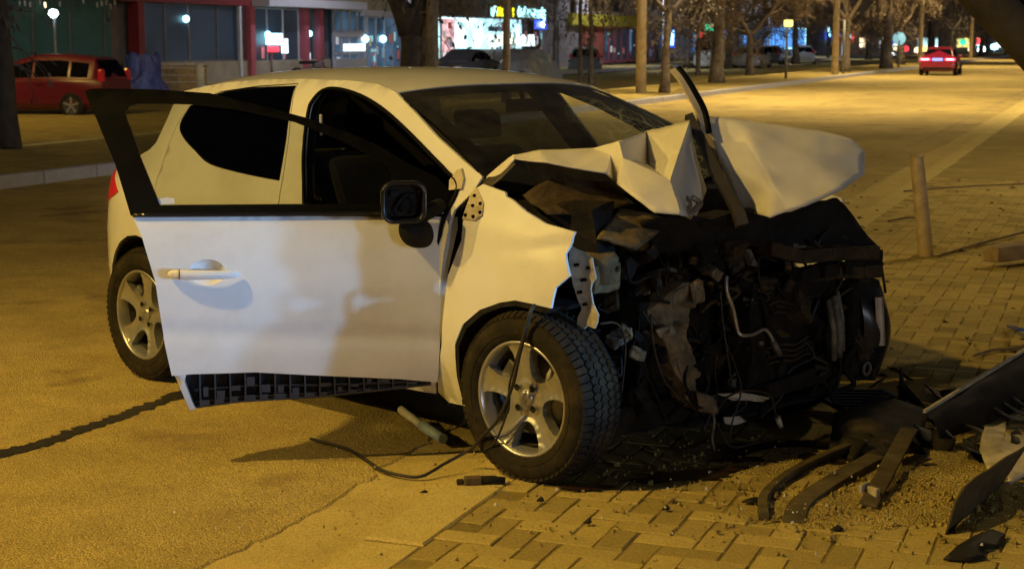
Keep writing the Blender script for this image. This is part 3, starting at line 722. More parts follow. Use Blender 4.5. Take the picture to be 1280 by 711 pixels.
# ------------------------------------------------------------------ wheels
def make_wheel(cx, W, cz, spin, steer, camber, label=None):
    w = empty('wheel', P(cx, W, cz)); w.parent = CAR; w.rotation_euler = (R(camber), 0, R(steer))
    if label: w['label'] = label
    T = MB(); pr = [(.203,-.082),(.212,-.098),(.232,-.107),(.258,-.109),(.280,-.103),(.295,-.090),(.303,-.072),(.305,-.04),(.306,0)]
    T.lathe(pr + [(r, -h) for r, h in reversed(pr[:-1])], 64); T.lathe([(.236,-.1085),(.238,-.111),(.241,-.1085)], 48)
    ty = T.build('tyre', M['rubber'], w)
    K = MB(); n = 66
    for i in range(n):
        a = 2 * math.pi * i / n
        for row, (y, wd, ph, tw) in enumerate(((-.079,.042,0,.10),(-.038,.030,.5,.45),(0,.030,0,-.45),(.038,.030,.5,.45),(.079,.042,0,-.10))):
            b = a + ph * 2 * math.pi / n; rr_ = .3055 if abs(y) < .05 else .3015
            m3 = Matrix.Rotation(-b, 3, 'Y') @ Matrix.Rotation(math.copysign(.42, -y) if abs(y) > .05 else 0, 3, 'X') if False else Matrix.Rotation(-b + math.pi/2, 3, 'Y')
            tilt = Matrix.Rotation(-.45 * (1 if y > 0 else -1), 3, 'X') if abs(y) > .05 else Matrix.Identity(3)
            K.box(Vector((math.cos(b) * rr_, y, math.sin(b) * rr_)), (.0245, wd, .011), m3 @ tilt @ Matrix.Rotation(tw, 3, 'Z'), .9)
    K.build('tread', M['rubber'], w)
    rim = empty('rim', (0,0,0)); rim.parent = w; rim.rotation_euler = (0, R(spin), 0)
    B = MB(); B.lathe([(.214,-.086),(.211,-.097),(.205,-.099),(.199,-.093),(.194,-.075),(.180,-.02),(.176,.06),(.205,.09)], 64); B.lathe([(.214,-.086),(.205,-.08),(.19,-.05)], 64)
    B.build('rim_lip', M['alloy'], rim)
    pts = []
    for k in range(5):
        th = math.pi/2 + k * 2 * math.pi / 5
        sp = [(.100,-.33),(.120,-.265),(.150,-.24),(.180,-.255),(.2005,-.30)]
        for r_, da in sp: pts.append((r_, th + da))
        for r_, da in reversed(sp): pts.append((r_, th - da))
        pts.append((.086, th + math.pi/5))
    # order: spoke right edge outward, then left edge inward, then valley
    poly = []
    for k in range(5):
        th = math.pi/2 + k * 2 * math.pi / 5
        sp = [(.100,.33),(.120,.265),(.150,.24),(.180,.255),(.2005,.30)]
        for r_, da in sp: poly.append((r_ * math.cos(th - da), r_ * math.sin(th - da)))
        for q in range(1, 4): a = th - .30 + .60 * q / 4; poly.append((.2005 * math.cos(a), .2005 * math.sin(a)))
        for r_, da in reversed(sp): poly.append((r_ * math.cos(th + da), r_ * math.sin(th + da)))
        for q in (-.18, 0, .18): a = th + math.pi/5 + q; poly.append(((.083 + abs(q) * .03) * math.cos(a), (.083 + abs(q) * .03) * math.sin(a)))
    parr = np.array(poly)
    def face(x, z, d):
        r_ = math.hypot(x, z); y = -.088 + .030 * max(0, (r_ - .03) / .17) * 0 + .026 * (1 - min(1, r_ / .19) ** 1.5)
        e = math.sqrt(np.min((parr[:, 0] - x) ** 2 + (parr[:, 1] - z) ** 2))
        y += .006 * min(1, max(0, (e - .006)) / .012) if r_ > .06 else 0        # spokes are dished between raised edges
        return (x, y + d, z)
    panel(MB(), poly, face, [], .010, .045).build('spokes', M['alloy'], rim)
    H = MB(); H.lathe([(.0001,-.074),(.026,-.074),(.030,-.068),(.030,-.06)], 28); H.build('centre_cap', M['alloy'], rim)
    D = MB()
    for q in range(4): 
        a, b = [(0,.019),(.012,0),(0,-.019),(-.012,0)][q], [(0,.019),(.012,0),(0,-.019),(-.012,0)][(q+1) % 4]
        D.bar((a[0], -.0755, a[1]), (b[0], -.0755, b[1]), .005, .003, (0,1,0))
    D.build('diamond_badge', M['bright_metal'], rim)
    for k in range(4):
        a = R(45 + 90 * k); MB().lathe([(.0001,-.066),(.008,-.066),(.011,-.0705),(.013,-.0705)], 12, (.052 * math.cos(a), -.004, .052 * math.sin(a))).build('wheel_bolt', M['black_matt'], rim)
    DD = MB(); DD.lathe([(.03,-.02),(.140,-.02),(.140,0),(.03,0)], 40); DD.build('brake_disc', M['disc'], w)
    CC = MB(); CC.box((-.10,-.02,.07), (.06,.07,.11), Matrix.Rotation(.6, 3, 'Y')); CC.build('brake_caliper', M['alloy_dark'], w, bevel=.01)
    BB = MB(); BB.lathe([(.178,-.05),(.176,.085),(.06,.085)], 40); BB.build('barrel', M['alloy_dark'], w)
    return w
make_wheel(0, .752, .308, 14, 0, 0, 'rear wheel with silver five spoke alloy')
make_wheel(2.515, .775, .312, -3, 2, 1, 'front wheel with silver five spoke alloy')
make_wheel(0, -.752, .308, 40, 180, 0, 'far side rear wheel')
make_wheel(2.50, -.70, .318, 25, 176, 0, 'far side front wheel')

# ------------------------------------------------------------------ open front door (frame: x back from the hinge, y outward, z up)
DOOR = empty('front_door', P(2.1, .82, 0), R(235)); DOOR.parent = CAR; DOOR['label'] = 'front passenger door swung wide open'
def dfn(off=0):
    def f(L, Z, d):
        dent = .006 * mnoise.noise(Vector((L * 3, Z * 3, 2.2))) + .012 * math.sin(math.pi * min(1, max(0, L / 1.15))) - .004
        cr = .008 * math.exp(-((Z - .47 - .05 * L) / .035) ** 2)
        return (L, -prof_w(Z) + off + (dent - cr if Z < .97 else 0) - d, Z)
    return f
skin = [(1.156,.955),(1.121,.876),(1.077,.712),(1.051,.479),(1.030,.362),(.95,.366),(.728,.366),(.455,.341),(.192,.317),(.049,.298),(.041,.448),(.009,.72),(-.032,.882),(-.034,.93)]
cup = [(.892 + .066 * math.cos(a * math.pi / 16), .742 + .047 * math.sin(a * math.pi / 16)) for a in range(32)]
panel(MB(), skin, dfn(), [cup], .024, .012).build('door_skin', M['paint_white'], DOOR)
def cup_pt(u, v):
    a = 2 * math.pi * u; r_ = 1 - v * .98; L, Z = .892 + .067 * r_ * math.cos(a), .742 + .048 * r_ * math.sin(a)
    p = dfn()(L, Z, 0); return (p[0], p[1] - .034 * (1 - r_ ** 2.2) - .001, p[2])
MB().grid(cup_pt, 32, 8).build('handle_recess', M['paint_white'], DOOR)
def handle_pt(u, v):
    L = 1.034 - .262 * u; e = (1 - abs(2 * u - 1) ** 7) ** .5; hh = (.020 - .005 * u) * max(.05, e)
    bow = .012 + .024 * max(0, math.sin(math.pi * u)) ** .6
    a = 2 * math.pi * v; b = dfn()(L, .74 - .006 * u, 0)
    return (L, b[1] + bow + .013 * max(.1, e) * math.cos(a), b[2] + hh * math.sin(a))
hd = MB().grid(handle_pt, 30, 16).build('door_handle', M['paint_white'], DOOR)
b0 = dfn()(.99, .74, 0)
sm_ = MB(); sm_.tube([(.990, b0[1] + .0265 + .0155 * math.cos(a * math.pi / 10) * .95, b0[2] + .0185 * math.sin(a * math.pi / 10)) for a in range(-9, 12)], .0017, 6, False); sm_.build('handle_gap', M['black'], hd)
fr_out = [(1.321,1.389),(1.30,1.396),(1.249,1.397),(1.067,1.393),(.868,1.378),(.701,1.336),(.519,1.288),(.355,1.229),(.246,1.181),(.138,1.115),(.038,1.067),(-.022,1.011),(-.034,.922),(.5,.935),(1.158,.948),(1.212,1.129),(1.274,1.28)]
fr_in = [(1.176,1.308),(1.159,1.334),(1.13,1.342),(1.023,1.341),(.933,1.338),(.775,1.319),(.556,1.271),(.377,1.197),(.235,1.12),(.205,1.08),(.20,.972),(1.054,.980),(1.123,1.153)]
panel(MB(), fr_out, dfn(.004), [fr_in], .03, .035).build('window_frame', M['black'], DOOR)
MB().tube([Vector(dfn(.010)(L, .938 + .012 * L / 1.15, 0)) for L in np.linspace(-.03, 1.15, 20)], .008, 6).build('belt_strip', M['black_gloss'], DOOR)
dg = panel(MB(), shrink(fr_in, -.012), dfn(-.014), [], .06, .004).build('window', M['door_glass'], DOOR)
panel(MB(), [(1.062,.984),(1.002,.984),(1.005,1.004),(1.03,1.008),(1.068,1.002)], dfn(-.012), [], .02, .001).build('sticker', M['white_plastic'], dg)
panel(MB(), shrink(skin, .015), dfn(-.075), [], .06, .02).build('inner_panel', M['interior2'], DOOR)
ei = MB(); rim_ = resample(skin, .04)
ei.add([dfn(-.004)(L, Z, 0) for L, Z in shrink(rim_, .004)] + [dfn(-.08)(L, Z, 0) for L, Z in shrink(rim_, .012)], [(i, (i+1) % len(rim_), (i+1) % len(rim_) + len(rim_), i + len(rim_)) for i in range(len(rim_))]); ei.build('door_edge', M['paint_white'], DOOR)
# lower cladding torn loose, ribbed back showing
clad = [(1.012,.362),(.958,.226),(.786,.246),(.491,.254),(.191,.274),(.07,.284),(.05,.299),(.192,.316),(.455,.340),(.728,.364),(.95,.364)]
cl = panel(MB(), clad, dfn(-.055), [], .03, .012).build('lower_cladding', M['black_matt'], DOOR)
panel(MB(), [(1.020,.364),(.970,.222),(.948,.226),(.958,.25),(.985,.335),(.978,.364)], dfn(-.004), [], .02, .05).build('cladding_end', M['paint_white'], cl)
rb = random.Random(9)
ribs = MB()
for L in np.linspace(.93, .16, 15):
    zt = np.interp(L, [0,.19,.455,.728,1.02], [.30,.317,.341,.366,.362]); zb_ = np.interp(L, [.07,.19,.49,.79,.96], [.284,.274,.254,.246,.226]); hgt = zt - zb_
    p = dfn(-.04)(L, (zt + zb_) / 2, 0); ribs.box(p, (.006, .03, hgt * .94))
    if rb.random() < .9: ribs.box(Vector(p) + Vector((-.02, .004, hgt * rb.uniform(-.2, .2))), (rb.uniform(.015,.04), .02, hgt * rb.uniform(.12, .3)))
    if rb.random() < .7: ribs.box(Vector(p) + Vector((-.015, -.002, -hgt * .36)), (rb.uniform(.02,.05), .024, hgt * .16))
for zz in (.5, .86): ribs.tube([Vector(dfn(-.042)(L, np.interp(L, [.07,.19,.49,.79,.96], [.284,.274,.254,.246,.226]) * zz + np.interp(L, [0,.19,.455,.728,1.02], [.30,.317,.341,.366,.362]) * (1 - zz), 0)) for L in np.linspace(.95, .1, 16)], .005, 5)
ribs.build('rib', M['interior2'], cl)
MB().tube([Vector(dfn(-.03)(L, z + .001, 0)) for L, z in ((.955,.228),(.786,.247),(.491,.255),(.191,.275),(.07,.285))], .006, 6).build('cladding_lip', M['interior2'], cl)
# door mirror, glass gone, hanging round towards the road
mi = empty('door_mirror', (.185, .06, .995)); mi.parent = DOOR
def rr_loop(w_, h_, r_, y, n=8, cx=0, cz=0):
    out = []
    for qx, qz, a0 in ((1,1,0),(-1,1,90),(-1,-1,180),(1,-1,270)):
        for i in range(n + 1):
            a = R(a0 + 90 * i / n); out.append((cx + qx * (w_/2 - r_) + r_ * math.cos(a), y, cz + qz * (h_/2 - r_) + r_ * math.sin(a)))
    return out
def loft(mb, loops, smooth=True, cap0=False, cap1=False):
    n = len(loops[0]); vs = [p for l in loops for p in l]; fs = []
    for j in range(len(loops) - 1):
        for i in range(n): fs.append((j*n + i, j*n + (i+1) % n, (j+1)*n + (i+1) % n, (j+1)*n + i))
    mb.add(vs, fs, smooth)
    if cap0: mb.add(loops[0], [tuple(range(n))])
    if cap1: mb.add(loops[-1], [tuple(range(n))])
    return mb
sh = loft(MB(), [rr_loop(.09,.08,.03,-.05), rr_loop(.15,.14,.045,-.03), rr_loop(.165,.155,.045,.03), rr_loop(.165,.155,.045,.062), rr_loop(.155,.145,.04,.070), rr_loop(.138,.128,.035,.066), rr_loop(.13,.12,.03,.02), rr_loop(.12,.11,.03,.0)], True, True, True)
sh.build('mirror_shell', M['black_gloss'], mi)
mk_ = MB(); mk_.lathe([(.0001,.03),(.028,.03),(.03,.0)], 16, (-.01,0,-.01)); mk_.box((.03,.02,.03), (.03,.03,.02)); mk_.box((-.035,.015,-.03), (.02,.03,.03)); mk_.tube(spline([(-.04,.02,.03),(0,.04,.02),(.03,.03,-.03),(.01,.03,-.05)]), .004, 6)
mk_.build('mirror_motor', M['black_matt'], mi)
MB().grid(lambda u, v: Vector((-.035 + .064 * math.sin(math.pi * u) ** .75 * math.cos(2 * math.pi * v) - .03 * u, .005 + .05 * math.sin(math.pi * u) ** .75 * math.sin(2 * math.pi * v), -.115 + .058 * math.cos(math.pi * u))), 14, 20).build('mirror_foot', M['black_matt'], mi)
MB().tube(spline([(-.06,.0,-.06),(-.09,-.03,-.05),(-.13,-.07,-.035),(-.15,-.10,-.03)]), [.03,.028,.03,.035]*1 + [.03]*15 if False else .028, 10).build('mirror_arm', M['black_matt'], mi)

# ------------------------------------------------------------------ crumpled bonnet
def crumple(name, pts, tris, mt, parent, cuts=5, amp=.006, fr=11, th=.006, seed=0, sharp=28, relax=2):
    bm = bmesh.new(); vs = [bm.verts.new(p) for p in pts]
    for t in tris: bm.faces.new([vs[i] for i in t])
    bmesh.ops.subdivide_edges(bm, edges=bm.edges, cuts=cuts, use_grid_fill=True)
    bmesh.ops.triangulate(bm, faces=bm.faces)
    for _ in range(relax): bmesh.ops.smooth_vert(bm, verts=[v for v in bm.verts if not v.is_boundary], factor=.5, use_axis_x=True, use_axis_y=True, use_axis_z=True)
    bm.normal_update()
    off = Vector((seed * 3.1, seed * 1.7, seed))
    mv = [(v, v.normal * (mnoise.noise(v.co * fr + off) * amp + mnoise.noise(v.co * fr * 2.3 + off) * amp * .5 + (.5 - abs(mnoise.noise(v.co * fr * 1.4 - off))) ** 3 * amp * 2.2)) for v in bm.verts]
    for v, d in mv: v.co += d
    bmesh.ops.recalc_face_normals(bm, faces=bm.faces)
    me = bpy.data.meshes.new(name); bm.to_mesh(me); bm.free()
    me.polygons.foreach_set('use_smooth', [True] * len(me.polygons)); me.set_sharp_from_angle(angle=R(sharp))
    for q in (mt if isinstance(mt, (list, tuple)) else [mt]): me.materials.append(q)
    o = link(name, me, parent)
    s = o.modifiers.new('thickness', 'SOLIDIFY'); s.thickness = th; s.offset = 0
    return o
A = [P(*q) for q in ((2.17,.726,1.057),(2.30,.688,1.156),(2.36,.615,1.176),(2.44,.416,1.176),(2.54,.426,1.158),   # 0 a0 1 a1 2 a2 3 a3 4 f1
     (2.33,.71,1.147),(2.44,.661,1.139),(2.52,.59,1.116),(2.60,.519,1.099),(2.57,.436,1.066),                      # 5 b1 6 b2 7 b3 8 b4 9 crease
     (2.62,.446,1.151),(2.68,.527,1.056),(2.76,.536,1.019),(2.83,.518,.974),(2.90,.457,.970),                      # 10 s1 11 s2 12 d1 13 d2 14 d3
     (2.57,.416,1.209),(2.42,.082,1.225),(2.49,.153,1.105),(2.64,.092,1.276),(2.72,.25,1.17),(2.80,.40,1.075),     # 15 a4 16 bb 17 c 18 e 19 f 20 g
     (2.66,.008,1.009),(2.76,.204,.916),(2.60,.02,1.184),(2.245,.735,1.05))]                                       # 21 h 22 h2 23 f2 24 corner
HOOD = crumple('bonnet', A, [(0,1,5),(0,5,24),(1,2,6),(1,6,5),(2,7,6),(2,3,7),(3,4,7),(4,8,7),(4,9,8),(4,10,9),(10,11,9),(3,15,4),(15,10,4),(15,16,17),(15,17,10),(16,18,19),(16,19,17),(17,19,20),(10,17,20),(10,20,12),(10,12,11),(12,20,13),(20,14,13),(18,23,19),(19,23,21),(19,21,20),(20,21,22),(20,22,14)],
     [M['paint_torn']], CAR, 6, .0045, 10, .006, 1, 20, 0)
HOOD['label'] = 'buckled bonnet folded up against the windscreen'
Bq = [P(*q) for q in ((2.60,-.045,1.285),(2.68,-.046,1.123),(2.76,-.067,.937),(2.735,-.11,1.25),(2.83,-.09,1.125),(2.93,-.05,1.02),(2.97,.03,.935),   # 0-6
      (2.75,-.2,1.262),(2.89,-.4,1.228),(2.96,-.515,1.19),(3.01,-.53,1.145),(3.045,-.475,1.065),(3.068,-.3,1.019),(3.04,-.1,.97),(2.93,-.27,1.14),(2.92,-.13,1.06))]        # 7-15
crumple('bonnet_front_half', Bq, [(0,3,1),(3,4,1),(1,4,5),(1,5,2),(2,5,6),(0,7,3),(3,7,14),(3,14,15),(3,15,4),(4,15,5),(7,8,14),(8,9,14),(9,10,14),(10,11,14),(11,12,14),(14,12,15),(12,13,15),(15,13,5),(13,6,5)], [M['paint_torn']], HOOD, 6, .007, 5, .006, 3, 45, 2)
rf = MB(); rf.tube(spline([P(2.585,.03,1.29), P(2.66,.045,1.20), P(2.76,.075,1.08), P(2.87,.095,.955), P(2.90,.10,.90)], 5), [.022]*8 + [.026]*8 + [.03]*5, 4, True, False)
rf.build('bonnet_brace', M['hood_under'], HOOD)
wp = MB()
arm = spline([P(2.50,.028,1.462), P(2.535,.025,1.43), P(2.575,.015,1.37), P(2.61,.0,1.30), P(2.64,.01,1.22)], 6)
for i in range(len(arm) - 1): wp.bar(arm[i], Vector(arm[i+1]) + (Vector(arm[i+1]) - Vector(arm[i])) * .15, .022, .012, (1,-.3,0))
wp.build('bent_bonnet_hinge', M['cream'], HOOD)
wq = MB(); arm2 = [Vector(p) + Vector((.012, .02, .006)) for p in arm]
wq.tube(arm2, .013, 6); wq.build('rubber_seal', M['black'], HOOD)
fl = MB(); fl.tube(spline([P(2.80,.27,1.01), P(2.81,.235,.985), P(2.83,.30,.965), P(2.835,.33,.945)], 5), .012, 6); fl.build('torn_foil', M['bright_metal'], HOOD)
# rear corner of the bonnet turned over: pale inner flange with holes
crumple('bonnet_flange', [P(2.175,.735,1.05), P(2.30,.70,1.146), P(2.345,.72,1.13), P(2.30,.735,1.085), P(2.245,.755,1.042)], [(0,1,3),(1,2,3),(0,3,4)], [M['hood_under']], HOOD, 3, .003, 12, .004, 9)

# ------------------------------------------------------------------ engine bay
def bay(name, mb, mt, bevel=0, label=None):
    o = mb.build(name, M[mt], CAR, bevel); 
    if label: o['label'] = label
    return o
def irregular(c, size, seed, rot=None, k=.22):
    """a bent, dented box"""
    r = random.Random(seed); mb = MB(); mb.box((0,0,0), size, rot)
    bm = bmesh.new(); me = mb.mesh('tmp'); bm.from_mesh(me); bpy.data.meshes.remove(me)
    bmesh.ops.subdivide_edges(bm, edges=bm.edges, cuts=3, use_grid_fill=True)
    off = Vector((r.uniform(-9, 9), r.uniform(-9, 9), r.uniform(-9, 9))); mx = max(size)
    for v in bm.verts: v.co += mnoise.noise_vector(v.co / mx * 3.2 + off) * k * mx * .35
    bm.verts.ensure_lookup_table()
    out = MB(); out.add([v.co + Vector(c) for v in bm.verts], [tuple(v.index for v in f.verts) for f in bm.faces]); bm.free()
    return out
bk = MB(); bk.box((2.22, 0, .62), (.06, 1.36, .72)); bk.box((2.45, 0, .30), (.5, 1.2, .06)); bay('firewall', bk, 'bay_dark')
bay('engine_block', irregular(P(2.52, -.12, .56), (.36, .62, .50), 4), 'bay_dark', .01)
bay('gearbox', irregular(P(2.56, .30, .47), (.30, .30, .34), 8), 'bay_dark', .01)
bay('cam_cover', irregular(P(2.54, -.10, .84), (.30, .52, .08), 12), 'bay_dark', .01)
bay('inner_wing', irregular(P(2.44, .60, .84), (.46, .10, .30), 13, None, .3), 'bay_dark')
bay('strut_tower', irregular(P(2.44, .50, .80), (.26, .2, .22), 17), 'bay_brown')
# folded sheet under the bonnet
crumple('scuttle_sheet', [P(2.36,.70,1.02), P(2.42,.58,1.09), P(2.52,.40,1.06), P(2.64,.40,.99), P(2.60,.60,.95), P(2.50,.72,.955), P(2.52,.57,1.01)], [(0,1,6),(1,2,6),(2,3,6),(3,4,6),(4,5,6),(5,0,6)], [M['bay_brown']], CAR, 5, .02, 8, .005, 4, 25, 1)
crumple('battery_cover', [P(2.69,.66,.89), P(2.60,.44,.965), P(2.68,.22,.915), P(2.775,.545,.842), P(2.68,.43,.92)], [(0,1,4),(1,2,4),(2,3,4),(3,0,4)], [M['tan_plate']], CAR, 6, .010, 14, .012, 14, 25, 1)['label'] = 'rusty brown bent cover plate'
panel(MB(), [(.803,.862),(.775,.85),(.74,.842),(.697,.825),(.69,.79),(.682,.756),(.700,.735),(.706,.716),(.690,.67),(.668,.63),(.675,.60),(.688,.577),(.72,.585),(.735,.57),(.765,.579),(.76,.61),(.745,.64),(.765,.68),(.785,.723),(.80,.79)],
      lambda a, z, d: (2.765 - 1.05 * (a - .668) + .2 * d, -(.735 + .05 * (a - .73) + .02 * mnoise.noise(Vector((a * 14, z * 9, 1))) - d), z), [], .012, .006).build('torn_bracket', M['cream'], CAR)['label'] = 'cream steel bracket with drilled holes'
for a, z in ((.765,.795),(.735,.745),(.75,.70),(.725,.66),(.71,.79)):
    MB().lathe([(.0001,-.012),(.006,-.012),(.006,.014)], 10, (2.765 - 1.05 * (a - .668), -.737, z), 'Y').build('bracket_hole', M['black'], CAR)
bay('suspension_turret', irregular(P(2.66, .62, .74), (.10, .14, .10), 23), 'tan_plate', .008)
bt = MB(); bt.lathe([(.0001,.05),(.05,.05),(.065,.03),(.065,-.06),(.05,-.06)], 20, P(2.67,.62,.78), 'Z'); bay('strut_top', bt, 'tan_plate')
# lumpy alloy housing hanging through the front
col = [(.31,.70),(.26,.70),(.25,.64),(.285,.58),(.29,.50),(.25,.44),(.22,.34),(.19,.26),(.17,.20),(.24,.22),(.30,.30),(.34,.39),(.39,.50),(.41,.60),(.37,.66)]
def lumpy(a, z, d):
    n = mnoise.noise(Vector((a * 13, z * 11, 3))) * .035 + mnoise.noise(Vector((a * 45, z * 45, 8))) * .006 - .9 * (a - .29) ** 2 * 4
    return (2.80 + n - d - .1 * (a - .3), -a, z)
panel(MB(), col, lumpy, [], .010, .07).build('alloy_housing', M['tan_cast'], CAR)['label'] = 'grimy alloy gearbox casting hanging down'
for i, (a, z, r_) in enumerate(((.30,.62,.014),(.34,.55,.012),(.27,.36,.022))):
    mb = MB(); mb.lathe([(.0001,.055),(r_*.55,.055),(r_*.6,.04),(r_,.038),(r_,-.03)], 14, (2.79, -a, z), 'X'); bay('bolt_boss', mb, 'tan_cast')
for k, pts in enumerate(([(2.82,.30,.70),(2.83,.235,.705),(2.85,.24,.63),(2.83,.29,.62)], [(2.79,.46,.545),(2.82,.40,.56),(2.83,.37,.52),(2.80,.44,.51)], [(2.77,.56,.50),(2.79,.50,.47),(2.78,.50,.43),(2.76,.57,.46)], [(2.84,.28,.30),(2.86,.20,.27),(2.86,.17,.20),(2.84,.26,.22)], [(2.75,.60,.585),(2.77,.56,.56),(2.77,.56,.52),(2.75,.595,.53)])):
    q_ = [P(*p) for p in pts]; crumple('torn_lug', q_ + [sum(q_, Vector()) / 4 + Vector((.015,0,0))], [(i, (i+1) % 4, 4) for i in range(4)], [M['tan_cast']], CAR, 3, .012, 24, .006, 50 + k, 25, 0)
# radiator package and slam panel at the far side
beam = [P(2.87,-.09,.80), P(2.90,-.25,.755), P(2.93,-.40,.755), P(2.96,-.56,.745), P(2.98,-.66,.742)]
bm_ = MB()
for i in range(4): bm_.bar(beam[i], Vector(beam[i+1]) * 1.02 - Vector(beam[i]) * .02, .08, .055)
for i in range(1, 4): bm_.bar(beam[i] + Vector((.03,0,-.07)), beam[i+1] + Vector((.03,0,-.075)), .05, .05)
bay('slam_panel', bm_, 'bay_brown', .008, 'bent brown upper radiator support')
bay('slam_panel_end', irregular(P(2.96,-.65,.70), (.09,.10,.10), 31), 'bay_dark', .006)
for i, (w_, z_, sx) in enumerate(((-.20,.70,.12),(-.34,.70,.10),(-.50,.695,.14),(-.62,.69,.10))): bay('support_clip', irregular(P(2.98,w_,z_), (.05,sx,.05), 40 + i), 'bay_dark')
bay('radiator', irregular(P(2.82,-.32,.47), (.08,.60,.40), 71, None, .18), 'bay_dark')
fin = MB()
for k in range(7):
    z = .35 + .021 * k + (.10 if k > 3 else 0); fin.tube([P(2.885 + .02 * mnoise.noise(Vector((q * 4, z * 9, 2))), -.10 - .32 * q, z + .018 * mnoise.noise(Vector((q * 3, z * 5, 5)))) for q in np.linspace(.08 * (k % 3), 1 - .05 * (k % 4), 9)], .0045, 4, True, False)
bay('radiator_fins', fin, 'bay_brown')
for k, (w0, z0, w1, z1, r_) in enumerate(((-.405,.575,-.435,.33,.013),(-.445,.585,-.47,.34,.017),(-.47,.60,-.50,.36,.008))):
    mb = MB(); mb.tube([P(2.945,w0,z0), P(2.965,(w0+w1)/2,(z0+z1)/2), P(2.96,w1,z1)], r_, 10); bay('coolant_pipe', mb, 'bay_metal')
hl = MB(); hl.grid(lambda u, v: P(2.93 + .09 * math.sin(math.pi * u) * math.sin(math.pi * (.15 + .7 * v)), -.60 - .19 * v - .03 * math.sin(math.pi * u), .64 - .42 * u - .03 * v), 16, 10)
bay('headlamp_housing', hl, 'black_gloss', 0, 'smashed black headlamp shell')
hb = MB(); hb.box(P(2.90,-.68,.43), (.1,.2,.38)); bay('headlamp_back', hb, 'bay_dark', .02)
ref = MB(); ref.grid(lambda u, v: P(3.0 + .02 * math.sin(math.pi * v), -.655 - .05 * v - .03 * u, .56 - .20 * u), 8, 6); bay('lamp_reflector', ref, 'bright_metal')
rg = MB(); rg.tube([P(2.97,-.66 + .025 * math.cos(a * .52), .265 + .025 * math.sin(a * .52)) for a in range(13)], .007, 6, False); bay('lamp_ring', rg, 'bay_metal')
# black sheet of torn plastic under the bonnet edge
crumple('torn_plastic_sheet', [P(2.80,.24,.92), P(2.86,.0,.957), P(2.88,-.115,.913), P(2.925,-.344,.963), P(2.946,-.45,.967), P(2.952,-.486,.943), P(2.99,-.67,.766), P(2.92,-.4,.79), P(2.86,-.09,.80), P(2.78,.14,.83), P(2.86,-.25,.87)],
        [(0,1,9),(1,8,9),(1,2,8),(2,10,8),(2,3,10),(3,4,10),(4,5,10),(5,6,10),(6,7,10),(7,8,10)], [M['black_matt']], CAR, 4, .018, 9, .005, 12, 30, 1)
crumple('torn_plastic_sheet', [P(2.70,.45,.93), P(2.80,.30,.95), P(2.83,.10,.90), P(2.78,.15,.80), P(2.70,.36,.80), P(2.76,.28,.86)], [(0,1,5),(1,2,5),(2,3,5),(3,4,5),(4,0,5)], [M['black_matt']], CAR, 4, .015, 9, .005, 18, 30, 1)
# bent pipes, wires and hoses
def pipe(name, pts, r_, mt, n=6, seg=8): 
    mb = MB(); mb.tube(spline([P(*p) for p in pts], n), r_, seg); return bay(name, mb, mt)
pipe('fuel_pipe', [(2.84,.108,.708),(2.85,.118,.655),(2.86,.09,.586),(2.865,.066,.50),(2.875,.05,.482),(2.88,-.004,.478),(2.885,-.062,.490),(2.89,-.085,.482),(2.895,-.12,.44),(2.90,-.157,.382)], .0075, 'bright_metal')
mb = MB(); mb.tube([P(2.893,-.12,.44), P(2.90,-.157,.382)], .012, 10); bay('ribbed_sleeve', mb, 'bay_metal')
pipe('wire', [(2.80,.364,.612),(2.80,.366,.662),(2.81,.30,.69),(2.815,.243,.706),(2.818,.228,.69),(2.818,.232,.66),(2.81,.267,.603)], .0028, 'bay_metal')
pipe('brake_hose', [(2.74,.70,.59),(2.75,.617,.58),(2.76,.585,.50),(2.755,.597,.33)], .004, 'bay_brown')
pipe('wiring_loom', [(2.77,.46,.60),(2.78,.454,.489),(2.79,.43,.40),(2.80,.396,.334),(2.81,.30,.25),(2.83,.204,.203)], .005, 'bay_brown')
pipe('wiring_loom', [(2.79,.33,.42),(2.80,.30,.34),(2.81,.25,.27),(2.83,.16,.19),(2.835,.17,.10),(2.835,.155,.05)], .006, 'bay_metal')
pipe('hose_loop', [(2.835,.16,.18),(2.84,.10,.24),(2.86,.02,.262),(2.89,-.06,.25),(2.90,-.11,.22),(2.905,-.13,.16),(2.905,-.167,.10),(2.90,-.168,.058),(2.88,-.05,.052),(2.85,.06,.048),(2.84,.11,.10),(2.835,.15,.16)], .0045, 'bay_brown')
mb = MB(); mb.tube([P(2.905,-.145,.14), P(2.905,-.167,.10)], .012, 8); bay('hose_clip', mb, 'cream')
pipe('dangling_wire', [(2.84,.10,.45),(2.85,.05,.35),(2.86,.03,.26),(2.85,.07,.14),(2.85,.08,.07)], .003, 'cable')
pipe('dangling_wire', [(2.83,.13,.66),(2.85,.14,.55),(2.86,.12,.42),(2.86,.09,.30)], .004, 'cable')
for k, (pts, mt) in enumerate((([P(2.83,.13,.262), P(2.85,.02,.255), P(2.89,-.11,.222), P(2.88,-.09,.205), P(2.86,.01,.225), P(2.84,.06,.228)], 'cream'), ([P(2.84,.11,.172), P(2.86,.03,.165), P(2.87,.0,.14), P(2.85,.06,.135), P(2.84,.10,.145)], 'cream'))):
    n_ = len(pts); cc_ = sum(pts, Vector()) / n_
    crumple('torn_metal_shard', pts + [cc_], [(i, (i+1) % n_, n_) for i in range(n_)], [M[mt]], CAR, 3, .012, 22, .004, 30 + k, 25, 0)
